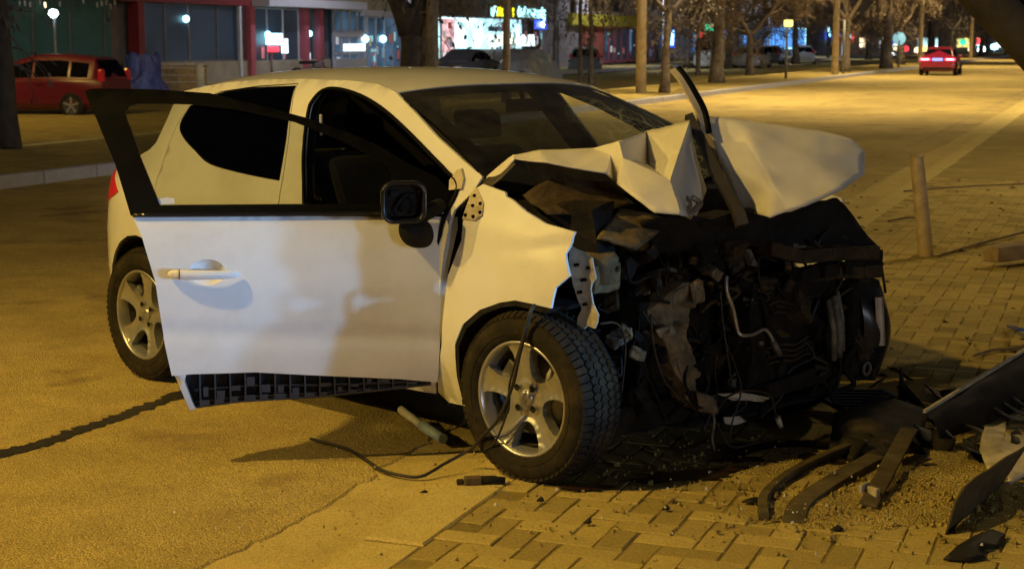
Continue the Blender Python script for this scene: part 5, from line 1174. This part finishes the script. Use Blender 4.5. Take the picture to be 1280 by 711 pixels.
# ------------------------------------------------------------------ parked and passing cars
M['car_glass'] = mat('dark_car_glass', (.006,.006,.008), rough=.35, var=.2, spec=0.0)
def profile_car(name, label, loc, rz, paint, L=4.2, Wd=1.74, kind='hatch', scale=1.0):
    """front at +x; body loft, cabin, glass, wheels, lamps"""
    o = thing(name, label, 'car', loc, rz); o.scale = (scale,)*3
    if kind == 'hatch': bt = [(-L/2,.30,.62,.80),(-L/2+.04,.24,.86,.85),(-L/2+.25,.2,.92,.87),(-.6,.19,.93,.87),(.7,.19,.90,.87),(1.35,.2,.86,.86),(1.85,.22,.76,.80),(L/2,.28,.58,.66)]; cb_ = [(-L/2+.08,.86,.80,.90,.72),(-L/2+.30,.92,.80,1.37,.59),(-1.0,.93,.80,1.46,.60),(-.35,.92,.80,1.45,.60),(.08,.91,.80,1.33,.63),(.92,.89,.78,.93,.74)]
    else: bt = [(-L/2,.34,.70,.72),(-L/2+.05,.26,.92,.82),(-L/2+.5,.2,.97,.87),(-.7,.19,.94,.87),(.6,.19,.91,.87),(1.3,.2,.87,.86),(1.95,.22,.76,.80),(L/2,.28,.58,.66)]; cb_ = [(-L/2+.45,.95,.74,.98,.70),(-1.15,.95,.77,1.32,.60),(-.55,.94,.78,1.42,.58),(.1,.92,.78,1.42,.58),(.5,.91,.78,1.28,.62),(1.2,.88,.76,.91,.72)]
    if kind == 'van': bt = [(-L/2,.32,1.0,.84),(-L/2+.05,.24,1.1,.88),(-1,.2,1.1,.9),(.9,.2,1.05,.9),(1.4,.2,.98,.88),(L/2-.15,.22,.86,.84),(L/2,.3,.6,.72)]; cb_ = [(-L/2+.02,1.1,.86,1.12,.82),(-L/2+.08,1.1,.86,1.85,.74),(0,1.1,.87,1.9,.75),(.7,1.05,.87,1.85,.72),(1.35,1.0,.84,1.05,.78)]
    def sec(x, z0, z1, w_): return [(x, y * w_, z) for y, z in ((-1,z0+.16),(-.86,z0+.03),(-.5,z0),(.5,z0),(.86,z0+.03),(1,z0+.16),(1.0,(z0+z1)/2),(.985,z1-.08),(.90,z1),(.4,z1+.015),(-.4,z1+.015),(-.90,z1),(-.985,z1-.08),(-1.0,(z0+z1)/2))]
    sp = spline([(a,) + tuple(b) for a, *b in [(q[0], q[1], q[2]) for q in bt]], 3) if False else bt
    loft(MB(), [sec(*q) for q in bt], True, True, True).build('body', paint, o, sharp=40)
    def csec(x, zb, wb, zt, wt): return [(x, y, z) for y, z in ((-wb,zb-.02),(-wt-.02,zt-.07),(-wt+.07,zt),(0,zt+.02),(wt-.07,zt),(wt+.02,zt-.07),(wb,zb-.02))]
    cs = []
    for a_, b_ in zip(cb_, cb_[1:]): cs += [tuple(a_[k] + (b_[k] - a_[k]) * q / 3 for k in range(5)) for q in range(3)]
    cs.append(cb_[-1]); loft(MB(), [csec(*q) for q in cs], True, True, True).build('cabin', paint, o, sharp=35)
    ci = lambda x: [float(np.interp(x, [q[0] for q in cb_], [q[k] for q in cb_])) for k in range(1, 5)]
    for sg_ in (-1, 1):
        def wall(x, f, off=.012):
            zb, wb, zt, wt = ci(x); return (x, sg_ * (wb + (wt + .02 - wb) * f + off), zb - .02 + (zt - .05 - zb) * f)
        xr, xf_ = cb_[0][0] + (.30 if kind != 'sedan' else .45), cb_[-1][0] - .22
        cuts_ = [xr, xr + (xf_ - xr) * .2, xr + (xf_ - xr) * .56, xf_]
        for c0, c1 in zip(cuts_, cuts_[1:]): MB().grid(lambda u, v: wall(c0 + .035 + (c1 - c0 - .07) * u, .10 + .76 * v), 8, 3).build('window', M['car_glass'], o)
    for e in (0, 1):
        q0, q1 = (cb_[0], cb_[1]) if e == 0 else (cb_[-1], cb_[-3]); dx = -.012 if e == 0 else .012
        MB().grid(lambda u, v: (q0[0] + (q1[0] - q0[0]) * (.12 + .76 * v) + dx, (2*u - 1) * (q0[2] + (q1[4] - q0[2]) * v - .07), q0[1] + (q1[3] - q0[1]) * (.12 + .76 * v) + .022), 8, 6).build('rear_window' if e == 0 else 'windscreen', M['car_glass'], o)
    for sg_ in (-1, 1):
        for wx in (-L/2 + .78, L/2 - .82):
            w_ = empty('wheel', (wx, sg_ * (Wd/2 - .08), .31)); w_.parent = o
            MB().lathe([(.19,-.10),(.27,-.10),(.305,-.06),(.305,.06),(.27,.10),(.19,.10)], 24).build('tyre', M['rubber'], w_)
            rm = MB(); rm.lathe([(.0001, sg_*.075),(.06, sg_*.075),(.19, sg_*.085),(.2, sg_*.09)], 20); rm.build('rim', M['alloy_dark'], w_)
            sk = MB()
            for k in range(5): a = R(72 * k + 18); sk.bar((0, sg_*.085, 0), (.19*math.cos(a), sg_*.095, .19*math.sin(a)), .05, .02, (0,1,0))
            sk.build('spokes', M['alloy'], w_)
        MB().bar((.62, sg_ * (Wd/2 + .09), .96), (.62, sg_ * (Wd/2 - .1), .94), .10, .12).build('door_mirror', paint, o, bevel=.02)
        for hx in (-.55, .25): MB().box((hx, sg_ * (Wd/2 + .008), .80), (.18,.03,.03)).build('door_handle', paint, o)
        MB().box((-L/2 + .10, sg_ * .72, .80 if kind == 'sedan' else .98), (.16,.30,.13) if kind == 'sedan' else (.14,.16,.30)).build('tail_lamp', M['tail_red'], o, bevel=.04)
        MB().box((L/2 - .17, sg_ * .62, .66), (.30,.26,.12)).build('headlamp', M['white_plastic'], o, bevel=.04)
    return o
M['red_paint'] = mat('dark_red_paint', (.13,.006,.014), rough=.35, var=.08, coat=.6)
M['red_paint2'] = mat('bright_red_paint', (.26,.01,.035), rough=.3, var=.08, coat=.6)
M['dark_paint'] = mat('dark_grey_paint', (.12,.12,.145), rough=.3, var=.08, coat=.6)
M['silver_paint'] = mat('silver_paint', (.45,.46,.48), rough=.35, metal=.3, var=.06, coat=.5)
SZ = -.18
profile_car('parked_hatchback', 'dark red hatchback parked at the left beyond the verge', (-11.15,37.6,SZ), R(170), M['red_paint'])
profile_car('parked_saloon', 'dark grey saloon parked in front of the lit shop', (-2.1,70.5,SZ), STR + math.pi, M['dark_paint'], 4.5, 1.76, 'sedan')
profile_car('delivery_van', 'white delivery van parked beyond the trees on the service road', (12.6,100,SZ), STR, M['silver_paint'], 4.4, 1.8, 'van')
for i, (px_, yy, pt) in enumerate(((15.2,102,'silver_paint'),(18.9,118,'dark_paint'),(21.8,121,'silver_paint'),(3.9,86,'dark_paint'))):
    profile_car('parked_hatchback', ['silver hatchback parked under the blue display', 'dark hatchback parked in the far row right of the blue display', 'pale hatchback farthest along the service road', 'dark hatchback parked before the yellow fascia'][i], (px_,yy,SZ), STR + .1 * i, M[pt])
# added car out of view; its narrow blue beams tint the open door
fill_car = profile_car('parked_saloon', 'added silver saloon out of view, headlights casting blue fill on the door', (9.75, 1.75, .01), math.atan2(.315, -.95), M['silver_paint'], 4.5, 1.76, 'sedan')
M['fill_headlight'] = emit('fill_headlight_glass', (.7,.85,1.0), 6); bpy.context.view_layer.update()
for sg_ in (-1, 1):
    MB().lathe([(.0001,.012),(.07,.01),(.08,0)], 16, (2.262, sg_*.5, .5), 'X').build('fill_headlight', M['fill_headlight'], fill_car)
    q_ = fill_car.matrix_world @ Vector((2.36, sg_*.62, .66))
    lamp_light(fill_car, q_, 1700, (.26,.55,1.0), .16, q_ + (Vector((-1.02,5.75,.62)) - Vector((q_.x,q_.y,.66))).normalized() * 8, 6.8, .7)
# car under a silver cover
cv = thing('covered_car', 'car under a crinkled silver cover beside the lit shop', 'car', (.75,70.5,SZ), STR)
def cover_pt(u, v):
    x = -2.15 + 4.3 * u; a = math.pi * v; hgt = np.interp(u, [0,.06,.2,.35,.62,.75,.95,1], [.5,.85,1.3,1.42,1.38,1.0,.85,.4]); wd = .95 - .1 * abs(2*u-1) ** 4
    y = wd * math.cos(a) * (1 if abs(math.cos(a)) < .7 else .98); z = hgt * min(1, 1.25 * math.sin(a)) ** .8 if math.sin(a) > 0 else 0
    n = mnoise.noise(Vector((x * 3, y * 3, z * 3))) * .07; return (x, y * (1 + n), max(0, z * (1 + n)))
MB().grid(cover_pt, 40, 24, False).build('cover', M['silver_paint'], cv)
# departing red saloon with brake lights on
sl = profile_car('red_saloon', 'red saloon driving away with brake lights on', (20.3,76.4,0), STR + .02, M['red_paint2'], 4.5, 1.8, 'sedan', .93)
M['brake'] = emit('brake_light', (1.0,.03,.07), 9); M['brake_core'] = emit('brake_light_core', (1.0,.55,.6), 5); M['plate'] = emit('lit_number_plate', (.22,.30,1.0), 1.6)
for sg_ in (-1, 1):
    MB().box((-2.20, sg_*.60, .80), (.10,.50,.10)).build('brake_light', M['brake'], sl, bevel=.02)
    MB().box((-2.255, sg_*.60, .80), (.01,.36,.045)).build('brake_light_core', M['brake_core'], sl)
MB().box((-2.26,0,.80), (.02,.50,.13)).build('number_plate', M['plate'], sl)
MB().box((-2.22,0,.36), (.12,1.4,.12)).build('rear_bumper', M['black_matt'], sl, bevel=.03)

# ------------------------------------------------------------------ shops on the far side (frame: x along the street, y towards the road is negative)
M['render_dark'] = mat('dark_render', (.17,.15,.15), rough=.9, var=.25, scale=2, bump=.2)
M['render_beige'] = mat('beige_plinth', (.34,.29,.22), rough=.9, var=.2, scale=2)
M['teal'] = mat('teal_hoarding', (.035,.115,.115), rough=.7, var=.2, scale=1.2)
M['red_col'] = mat('red_column_paint', (.20,.02,.03), rough=.5, var=.15, scale=2)
M['pink_col'] = mat('pale_red_column_paint', (.42,.10,.14), rough=.5, var=.15, scale=2)
M['white_frame'] = mat('white_window_frame', (.55,.55,.62), rough=.5, var=.1)
M['shop_glass'] = mat('dark_shop_glass', (.012,.016,.024), rough=.08, var=.2, scale=1)
M['shop_dim'] = emit('dim_shop_interior', (.03,.045,.07), .22, .7, .35)
M['shop_blue'] = emit('blue_lit_shop_interior', (.05,.10,.17), .6, .8, .6)
M['shop_lit'] = emit('bright_shop_interior', (.55,.93,1.0), 1.35, .55, .7)
M['shop_white'] = emit('white_lit_panel', (.80,.97,1.0), 1.9, .25, 1.2)
M['cyan_spot'] = emit('cyan_shop_lamp', (.35,.80,1.0), 5)
M['yellow_letters'] = emit('yellow_sign_letters', (1.0,.93,.02), 2.2)
M['white_letters'] = emit('cyan_white_sign_letters', (.45,.95,1.0), 1.9)
M['blue_sign'] = emit('blue_sign_box', (.03,.10,.9), 1.1, .5, 2)
M['blue_screen'] = emit('blue_display', (.07,.28,.75), 1.5, .5, .5)
M['red_sign'] = emit('red_sign', (1.0,.05,.08), 2.2)
M['green_sign'] = emit('green_sign', (.03,.75,.35), 2.6)
M['yellow_box'] = emit('yellow_light_box', (1.0,.85,.25), 1.6)
M['white_lamp'] = emit('white_lamp', (.75,.92,1.0), 7)
M['warm_lamp'] = emit('warm_lamp', (1.0,.8,.5), 3)
M['yellow_fascia'] = mat('yellow_fascia', (.42,.36,.03), rough=.6, var=.12, scale=1)
M['brick'] = mat('red_brick', (.30,.075,.055), rough=.9, var=.3, scale=6)
M['poster_red'] = emit('lit_red_white_poster', (.95,.55,.60), .85, .8, 2.5)
def shop(name, label, s0, s1): return thing(name, label, 'building', ST(s0, 30, .12), STR)
def bx(name, par, x0, x1, z0, z1, mt, y=0, dp=.12):
    mb = MB(); mb.box(((x0+x1)/2, -y, (z0+z1)/2), (x1-x0, dp, z1-z0)); return mb.build(name, M[mt], par)
def window(par, x0, x1, z0, z1, pane, frame='white_frame', nx=1, nz=1, fw=.05, y=.02):
    w_ = bx('window', par, x0, x1, z0, z1, pane, y, .04)
    for k in range(nx + 1): x = x0 + (x1 - x0) * k / nx; bx('mullion', w_, x - fw/2, x + fw/2, z0, z1, frame, y + .04, .06)
    for k in range(nz + 1): z = z0 + (z1 - z0) * k / nz; bx('rail', w_, x0 + fw/2, x1 - fw/2, z - fw/2, z + fw/2, frame, y + .038, .05)
    return w_
def text(par, body, x, z, size, mt, y=.12, ext=.03):
    cu = bpy.data.curves.new('lettering', 'FONT'); cu.body = body; cu.size = size; cu.extrude = ext; cu.offset = .012
    t_ = bpy.data.objects.new('lettering', cu); COL.objects.link(t_); bpy.context.view_layer.update()
    me = bpy.data.meshes.new_from_object(t_.evaluated_get(bpy.context.evaluated_depsgraph_get())); bpy.data.objects.remove(t_)
    me.materials.clear(); me.materials.append(M[mt]); o = link('sign_lettering', me, par); o.location = (x, -y, z); o.rotation_euler = (math.pi/2, 0, 0); return o
pr_ = random.Random(15)
pm = [emit('poster_dim_%d' % k, c, s) for k, (c, s) in enumerate((((.5,.7,1.0),.16),((.9,.9,1.0),.30),((.9,.3,.3),.10),((.4,.8,.9),.5),((.25,.3,.5),.10),((1.0,.8,.5),.14)))]
def posters(par, x0, x1, z0, z1, n, y=.065):
    for k in range(n):
        w_, h_ = pr_.uniform(.08,.5), pr_.uniform(.06,.45); x, z = pr_.uniform(x0, x1 - w_), pr_.uniform(z0, z1 - h_)
        mb = MB(); mb.box((x + w_/2, -y - .001 * k, z + h_/2), (w_, .01, h_)); mb.build('poster', pr_.choice(pm), par)
# teal hoarding behind the red car
b = shop('hoarding', 'dark teal hoarding behind the parked red hatchback', 30, 43.6)
bx('wall', b, 0, 13.4, 0, 2.75, 'teal'); bx('upper_wall', b, 0, 13.4, 2.75, 6.5, 'render_dark'); bx('red_edge', b, 7.4, 7.75, 0, 3.4, 'red_col', .1)
for x in np.linspace(.5, 13, 8): bx('panel_joint', b, x, x + .04, .05, 2.7, 'render_dark', .07, .03)
bx('sign_board', b, 7.8, 9.6, 2.78, 3.6, 'render_beige', .1)
ir = random.Random(6)
il = thing('icicle_lights', 'string of icicle lights hanging over the teal hoarding', 'string lights', ST(37.4, 29.75, 0), STR)
MB().tube([(0,0,2.98),(2,0,2.90),(4,0,2.99),(6.2,0,2.95)], .012, 5).build('cord', M['cable'], il)
for k in range(26):
    x = .1 + k * .235; h_ = ir.uniform(.15,.55); z_ = 2.94
    MB().tube([(x,0,z_),(x,0,z_-h_)], .008, 4).build('strand', M['cable'], il)
    if ir.random() < .5: MB().tube([(x,0,z_-h_*.5),(x,0,z_-h_*.5-.16)], .028, 6).build('bulb', M['warm_lamp'] if ir.random() < .35 else M['white_frame'], il)
gl_ = thing('garden_lamp', 'thin lamp post with glowing white head above the red car', 'street lamp', (-12.72,45.0,0), 0)
MB().tube([(0,0,0),(.02,0,2.25)], .045, 8).build('post', M['lamp_post'], gl_); MB().lathe([(.0001,.14),(.11,.10),(.14,0),(.06,-.10),(.0001,-.12)], 14, (.0,0,2.32), 'Z').build('globe', M['white_lamp'], gl_)
# shop with red columns
b = shop('corner_shop', 'dark glazed shop front with red columns and beige plinth', 43.7, 58.6)
bx('wall', b, 0, 14.8, 0, 6.5, 'render_dark', -.35); bx('plinth', b, .6, 14.6, 0, .75, 'render_beige', .02, .3); bx('fascia', b, 0, 8.2, 2.72, 3.5, 'red_col', .18, .2); bx('fascia', b, 8.2, 14.8, 3.05, 3.8, 'red_col', .2, .2)
bx('awning', b, 8.2, 16.3, 2.72, 3.02, 'white_frame', .5, 1.0)
for x, mt in ((.85,'red_col'),(8.0,'pink_col'),(12.2,'pink_col'),(13.4,'pink_col')): bx('column', b, x, x + .34, 0, 2.72, mt, .12, .4)
window(b, 1.3, 4.2, .78, 2.70, 'shop_dim', 'render_dark', 2); window(b, 4.25, 7.9, .78, 2.70, 'shop_dim', 'render_dark', 2); bx('white_post', b, 7.35, 7.5, .2, 2.7, 'white_frame', .2, .1)
window(b, 8.4, 12.1, .3, 2.66, 'shop_dim', 'white_frame', 3); window(b, 12.55, 13.35, .3, 2.66, 'shop_dim', 'render_dark', 1)
bx('lit_poster', b, 10.75, 11.25, 1.0, 1.55, 'shop_white', .06, .02); bx('lit_poster', b, 12.8, 13.05, .6, 1.0, 'shop_white', .06, .02)
for x, z in ((4.0,2.2),(9.6,1.7),(12.9,1.75)): MB().lathe([(.0001,-.1),(.10,-.07),(.13,0),(.10,.07),(.0001,.1)], 12, (x,-.12,z)).build('lamp', M['cyan_spot'], b)
posters(b, 8.5, 12.0, .4, 2.0, 4)
# shop with white mullions
b = shop('glazed_shop', 'pale shop front with white mullions and blue reflections', 58.7, 66.6)
bx('wall', b, 0, 7.9, 0, 6.5, 'render_dark', -.35); bx('fascia', b, 0, 7.9, 2.75, 3.3, 'render_beige', .15, .2); bx('lintel', b, 2.6, 7.9, 2.5, 2.75, 'white_frame', .12, .2)
window(b, .05, 3.0, .1, 2.7, 'shop_blue', 'white_frame', 4, 3, .09); window(b, 3.2, 7.5, .1, 2.48, 'shop_blue', 'white_frame', 5, 1, .08)
bx('banner', b, .9, 2.9, 1.05, 1.35, 'shop_white', .1, .02)
for x in (2.85, 4.6, 7.2): MB().lathe([(.0001,-.12),(.12,-.1),(.17,0),(.12,.1),(.0001,.12)], 12, (x,-.14,1.55)).build('lamp', M['cyan_spot'], b)
posters(b, .2, 7.4, .2, 2.0, 26)
bx('white_band', b, .05, 3.0, 1.62, 1.78, 'white_frame', .12, .03); bx('mosaic_base', b, .05, 3.0, .1, .75, 'white_frame', .10, .03)
# bright shop
b = shop('bright_shop', 'brightly lit shop with yellow and white sign letters', 66.8, 86.3)
bx('wall', b, 0, 19.5, 0, 6.5, 'render_dark', -1.4); bx('side_wall', b, 0, 1.6, 0, 3.2, 'render_dark', .02); bx('side_wall', b, 17.2, 19.5, 0, 3.2, 'render_dark', .02); bx('parapet', b, 0, 19.5, 2.62, 4.2, 'render_dark', .1, .3)
bx('lit_back_wall', b, 1.6, 17.2, 0, 2.62, 'shop_lit', -1.2, .06); bx('ceiling_light', b, 2, 9, 2.42, 2.56, 'shop_white', -.6, .3)
bx('counter', b, 5.6, 12.5, 0, 1.05, 'render_dark', -.5, .5)
window(b, 1.65, 3.0, .05, 2.6, 'side_glass', 'white_frame', 2, 1, .12); bx('poster', b, 3.05, 4.7, .9, 2.5, 'poster_red', .05, .04); bx('poster', b, 3.05, 4.7, .05, .85, 'poster_red', .05, .04)
bx('lit_panel', b, 5.2, 8.2, 1.25, 2.1, 'shop_white', -.9, .05); bx('lit_panel', b, 9.3, 11.6, 1.2, 1.75, 'shop_white', .02, .05); bx('lit_panel', b, 12.3, 15.9, 1.2, 1.8, 'shop_white', .02, .05); bx('lit_panel', b, 9.2, 12.0, 1.95, 2.2, 'shop_blue', .02, .05)
bx('sign_backing', b, 8.6, 17.6, 2.62, 3.25, 'render_dark', .28, .06); bx('blue_glow_box', b, 15.6, 17.4, 2.1, 2.60, 'blue_sign', .2, .1)
MB().lathe([(.0001,-.1),(.26,-.1),(.28,0),(.26,.1),(.0001,.1)], 20, (9.0,-.38,2.95)).build('round_logo', M['white_letters'], b)
text(b, 'ASOL', 9.4, 2.72, .62, 'yellow_letters', .36); text(b, 'I', 11.75, 2.72, .62, 'yellow_letters', .36)
text(b, '\u00d6Z\u00dcN AL', 12.5, 2.72, .64, 'white_letters', .36); text(b, 'VER\u0130\u015e', 15.05, 2.68, .64, 'white_letters', .36)
MB().lathe([(.0001,-.08),(.14,-.06),(.17,0),(.14,.06),(.0001,.08)], 14, (16.4,-.36,2.35)).build('lamp', M['white_lamp'], b)
posters(b, 8.8, 17.0, .6, 2.5, 26, .09); posters(b, 3.1, 4.6, .1, 2.4, 10, .09)
# brick and yellow shop
b = shop('yellow_fascia_shop', 'brick shop under a long yellow fascia band', 86.5, 107)
bx('wall', b, 0, 20.5, 0, 7, 'render_dark', -.3); bx('shutter', b, .1, 4.0, 0, 2.6, 'render_dark', .05); bx('brick_wall', b, 4.1, 8.6, 0, 2.35, 'brick', .05)
bx('fascia', b, 1.5, 20.5, 2.35, 3.05, 'yellow_fascia', .3, .3); bx('upper_band', b, 0, 20.5, 4.4, 5.0, 'white_frame', .02)
for k in range(4): window(b, 6.2 + k * 3.6, 9.4 + k * 3.6, 3.15, 4.35, 'shop_glass', 'render_beige', 1, 1, .2)
bx('pale_pier', b, 3.2, 6.0, 3.06, 5.4, 'white_frame', .06)
for x0, x1 in ((8.8,10.8),(11.2,13.8),(14.2,17.2),(17.4,20.2)): window(b, x0, x1, .2, 2.3, 'shop_dim', 'pink_col', 2, 1, .12)
bx('lit_strip', b, 8.65, 8.85, .8, 2.2, 'shop_blue', .2, .1); bx('lit_strip', b, 13.9, 14.1, .8, 2.2, 'shop_blue', .2, .1)
posters(b, 8.9, 20, .4, 2.2, 26)
for s_, h_, lab, m_ in ((107.2,6,'dark low shop block with a blue lit sign, left of the green sign','blue_sign'),(124,6.5,'dark far shop block behind the white van','blue_sign')):
    b = shop('far_shop', lab, s_, s_ + 16); bx('wall', b, 0, 16.4, 0, h_, 'render_dark', -.3); bx('fascia', b, 0, 16.4, 2.6, 3.2, 'render_beige', .1)
    for k in range(4): window(b, .5 + k * 4, 4.2 + k * 4, .3, 2.5, 'shop_dim', 'render_dark', 2)
    bx('lit_sign', b, 2.0, 4.2, 1.0, 2.4, m_, .2, .1); bx('lit_sign', b, 2.5, 3.6, 1.2, 2.2, 'cyan_spot' if s_ < 110 else 'blue_screen', .28, .1); bx('lit_sign', b, 10, 11.5, .6, 2.0, 'blue_screen', .2, .1)
b = shop('display_building', 'dark building with a long bright blue display front', 140.6, 190); bx('wall', b, 0, 60, 0, 8, 'render_dark', -.3)
for x0, x1 in ((2,4.6),(5.2,6.2),(7,10.5)): bx('blue_display', b, x0, x1, .9, 2.7, 'blue_screen', .1, .1)
d2 = bx('blue_display', b, 11.2, 21.5, .75, 2.75, 'blue_screen', .12, .1)
for x0, x1, z0, z1 in ((11.2,21.5,2.65,2.78),(11.2,21.5,.72,.85),(11.2,11.35,.85,2.65),(21.35,21.5,.85,2.65)): bx('display_edge', d2, x0, x1, z0, z1, 'cyan_spot' if False else 'white_letters', .2, .05)
for k in range(9): bx('lit_sign', b, 33 + k * 2.3, 34.4 + k * 2.3, 1.7 + .3 * math.sin(k * 2.2), 2.5 + .4 * math.sin(k * 1.7), ['blue_sign','cyan_spot','blue_sign','white_letters','blue_sign','red_sign','blue_sign','cyan_spot','red_sign'][k], .1, .1)
# street furniture and small lights
def post_sign(name, label, cat, loc, h_, mk): 
    o = thing(name, label, cat, loc, 0); MB().tube([(0,0,0),(0,0,h_)], .05, 8).build('post', M['lamp_post'], o); mk(o); return o
post_sign('lit_totem', 'lit blue and red sign on a grey post before the red columns', 'sign', (-9.0,60.5,0), 1.2, lambda o: (MB().box((0,0,1.65),(.85,.15,.42)).build('blue_panel', M['cyan_spot'], o, bevel=.05), MB().box((.08,0,1.28),(.42,.16,.2)).build('red_panel', M['red_sign'], o, bevel=.04)))
post_sign('lit_post', 'slim post topped by a small yellow light box on the verge', 'sign', ST(63.4,12.4,.12), 2.05, lambda o: MB().box((.05,0,2.15),(.34,.2,.26)).build('light_box', M['yellow_box'], o, bevel=.04))
post_sign('plain_post', 'slim dark post without a lamp on the verge beyond the light box', 'post', ST(73.6,11.8,.12), 2.4, lambda o: None)
post_sign('road_sign', 'pale blue oval road sign left of the red saloon', 'sign', ST(92,11.7,.12), 1.5, lambda o: MB().lathe([(.0001,-.02),(.36,-.02),(.36,.02),(.0001,.02)], 24, (0,0,1.6)).build('sign_disc', emit('pale_blue_sign', (.30,.62,.72), .75), o))
post_sign('green_lit_sign', 'green lit sign over a white post behind the broad yellow tree', 'sign', (11.35,92,0), 1.9, lambda o: MB().box((0,0,2.35),(.75,.15,.42)).build('green_panel', M['green_sign'], o, bevel=.04))
post_sign('red_signal', 'red traffic signal left of the green lit sign', 'traffic light', (10.8,93,0), 1.6, lambda o: (MB().box((0,.06,1.85),(.4,.2,.7)).build('signal_box', M['black_matt'], o), MB().lathe([(.0001,-.12),(.19,-.1),(.2,0)], 16, (0,0,1.92)).build('red_lamp', M['red_sign'], o)))
post_sign('red_signal', 'distant red traffic signal right of the red saloon', 'traffic light', (46.0,160,0), 1.2, lambda o: MB().lathe([(.0001,-.2),(.32,-.1),(.34,0)], 16, (0,0,1.55)).build('red_lamp', emit('distant_red_lamp', (1.0,.08,.1), 5), o))
post_sign('green_signal', 'distant green traffic signal beside the distant red one', 'traffic light', (44.6,160,0), 1.2, lambda o: MB().lathe([(.0001,-.2),(.30,-.1),(.32,0)], 16, (0,0,1.5)).build('green_lamp', M['green_sign'], o))
far_l = [(1117,60,'warm_lamp'),(1128,61,'red_sign'),(1148,63,'warm_lamp'),(1156,61,'yellow_box'),(1164,61,'warm_lamp'),(1176,61,'white_lamp'),(1124,70,'white_lamp'),(1230,62,'warm_lamp'),(1243,58,'cyan_spot'),(1248,62,'white_lamp'),(1268,59,'cyan_spot'),(1136,52,'blue_sign')]
for k, (a_, e_, m_) in enumerate(far_l):
    dd_ = 190.; o = thing('distant_lamp', 'tiny distant street light glowing behind the red saloon', 'street lamp', ((a_ - 640) / 2000 * dd_, dd_ + k, 0), 0, 'tiny lights at the end of the road')
    hz_ = 1.57 - (e_ - 52) / 2000 * dd_; MB().tube([(0,0,0),(0,0,max(.2,hz_-.3))], .08, 6).build('post', M['lamp_post'], o); MB().lathe([(.0001,.4),(.45,.25),(.5,0),(.45,-.25),(.0001,-.4)], 12, (0,0,hz_), 'Z').build('globe', M[m_], o)
# far end of the street
b = thing('far_building', 'low pale lit block at the far end of the road', 'building', (55,215,0), STR - math.pi/2)
bx('wall', b, -30, 30, 0, 9, 'render_dark'); 
for k in range(6): bx('lit_window', b, -16 + k * 5, -13 + k * 5, .8, 2.0, ['shop_lit','warm_lamp','shop_white','shop_lit','yellow_box','shop_white'][k], .2, .1)
# things in front of the shops
tp = thing('blue_tarp_pile', 'heap under a crumpled blue tarpaulin beside the red hatchback', 'tarpaulin', (-10.3,45.0,0), .2)
M['blue_tarp'] = mat('blue_tarpaulin', (.03,.05,.26), rough=.45, var=.3, scale=4, bump=.4, bscale=6)
def tarp_pt(u, v):
    a = 2 * math.pi * u; q = v; n = mnoise.noise(Vector((math.cos(a) * 2, math.sin(a) * 2, q * 3))) * .22
    return ((.75 * (1 - .55 * q) + n * .4) * math.cos(a), (.5 * (1 - .55 * q) + n * .3) * math.sin(a), (1.25 + n) * q if q < .98 else 1.2)
MB().grid(tarp_pt, 32, 14, False).build('tarpaulin', M['blue_tarp'], tp)
cr_ = thing('wooden_crate', 'low wooden crate bench before the dark shop window', 'crate', (-9.55,46.5,0), .15)
for k in range(4): MB().box((0,-.35,.12 + .2 * k), (1.5,.03,.17)).build('board', M['wood'], cr_)
MB().box((0,0,.86), (1.6,.8,.04)).build('top', M['wood'], cr_)
for x in (-.7,.7): MB().box((x,-.31,.42), (.06,.05,.84)).build('post', M['wood'], cr_)
wb = MB(); wb.tube([(-8.95,46.3,0),(-8.95,46.3,.85),(-8.95,46.3,.95)], [.14,.15,.10], 12); one('white_bin', 'white round bin post right of the wooden crate', 'bin', wb, 'white_plastic')
mo = thing('motorbike', 'small parked motorbike in front of the pink columns', 'motorbike', (-7.55,61.0,0), .5)
for x in (-.6,.6): MB().lathe([(.22,-.05),(.30,-.04),(.30,.04),(.22,.05)], 20, (x,0,.30)).build('wheel', M['rubber'], mo)
MB().tube(spline([(-.6,0,.3),(-.2,0,.55),(.3,0,.6),(.6,0,.3)]), .06, 8).build('frame', M['bay_metal'], mo); MB().box((-.15,0,.78),(.7,.24,.12)).build('seat', M['black_matt'], mo, bevel=.04); MB().tube([(.6,0,.3),(.42,0,.95)], .04, 8).build('fork', M['bay_metal'], mo); MB().tube([(.40,-.35,1.0),(.44,0,.95),(.40,.35,1.0)], .02, 6).build('handlebar', M['bay_metal'], mo); MB().box((.2,0,.70),(.35,.26,.22)).build('tank', M['dark_paint'], mo, bevel=.06)
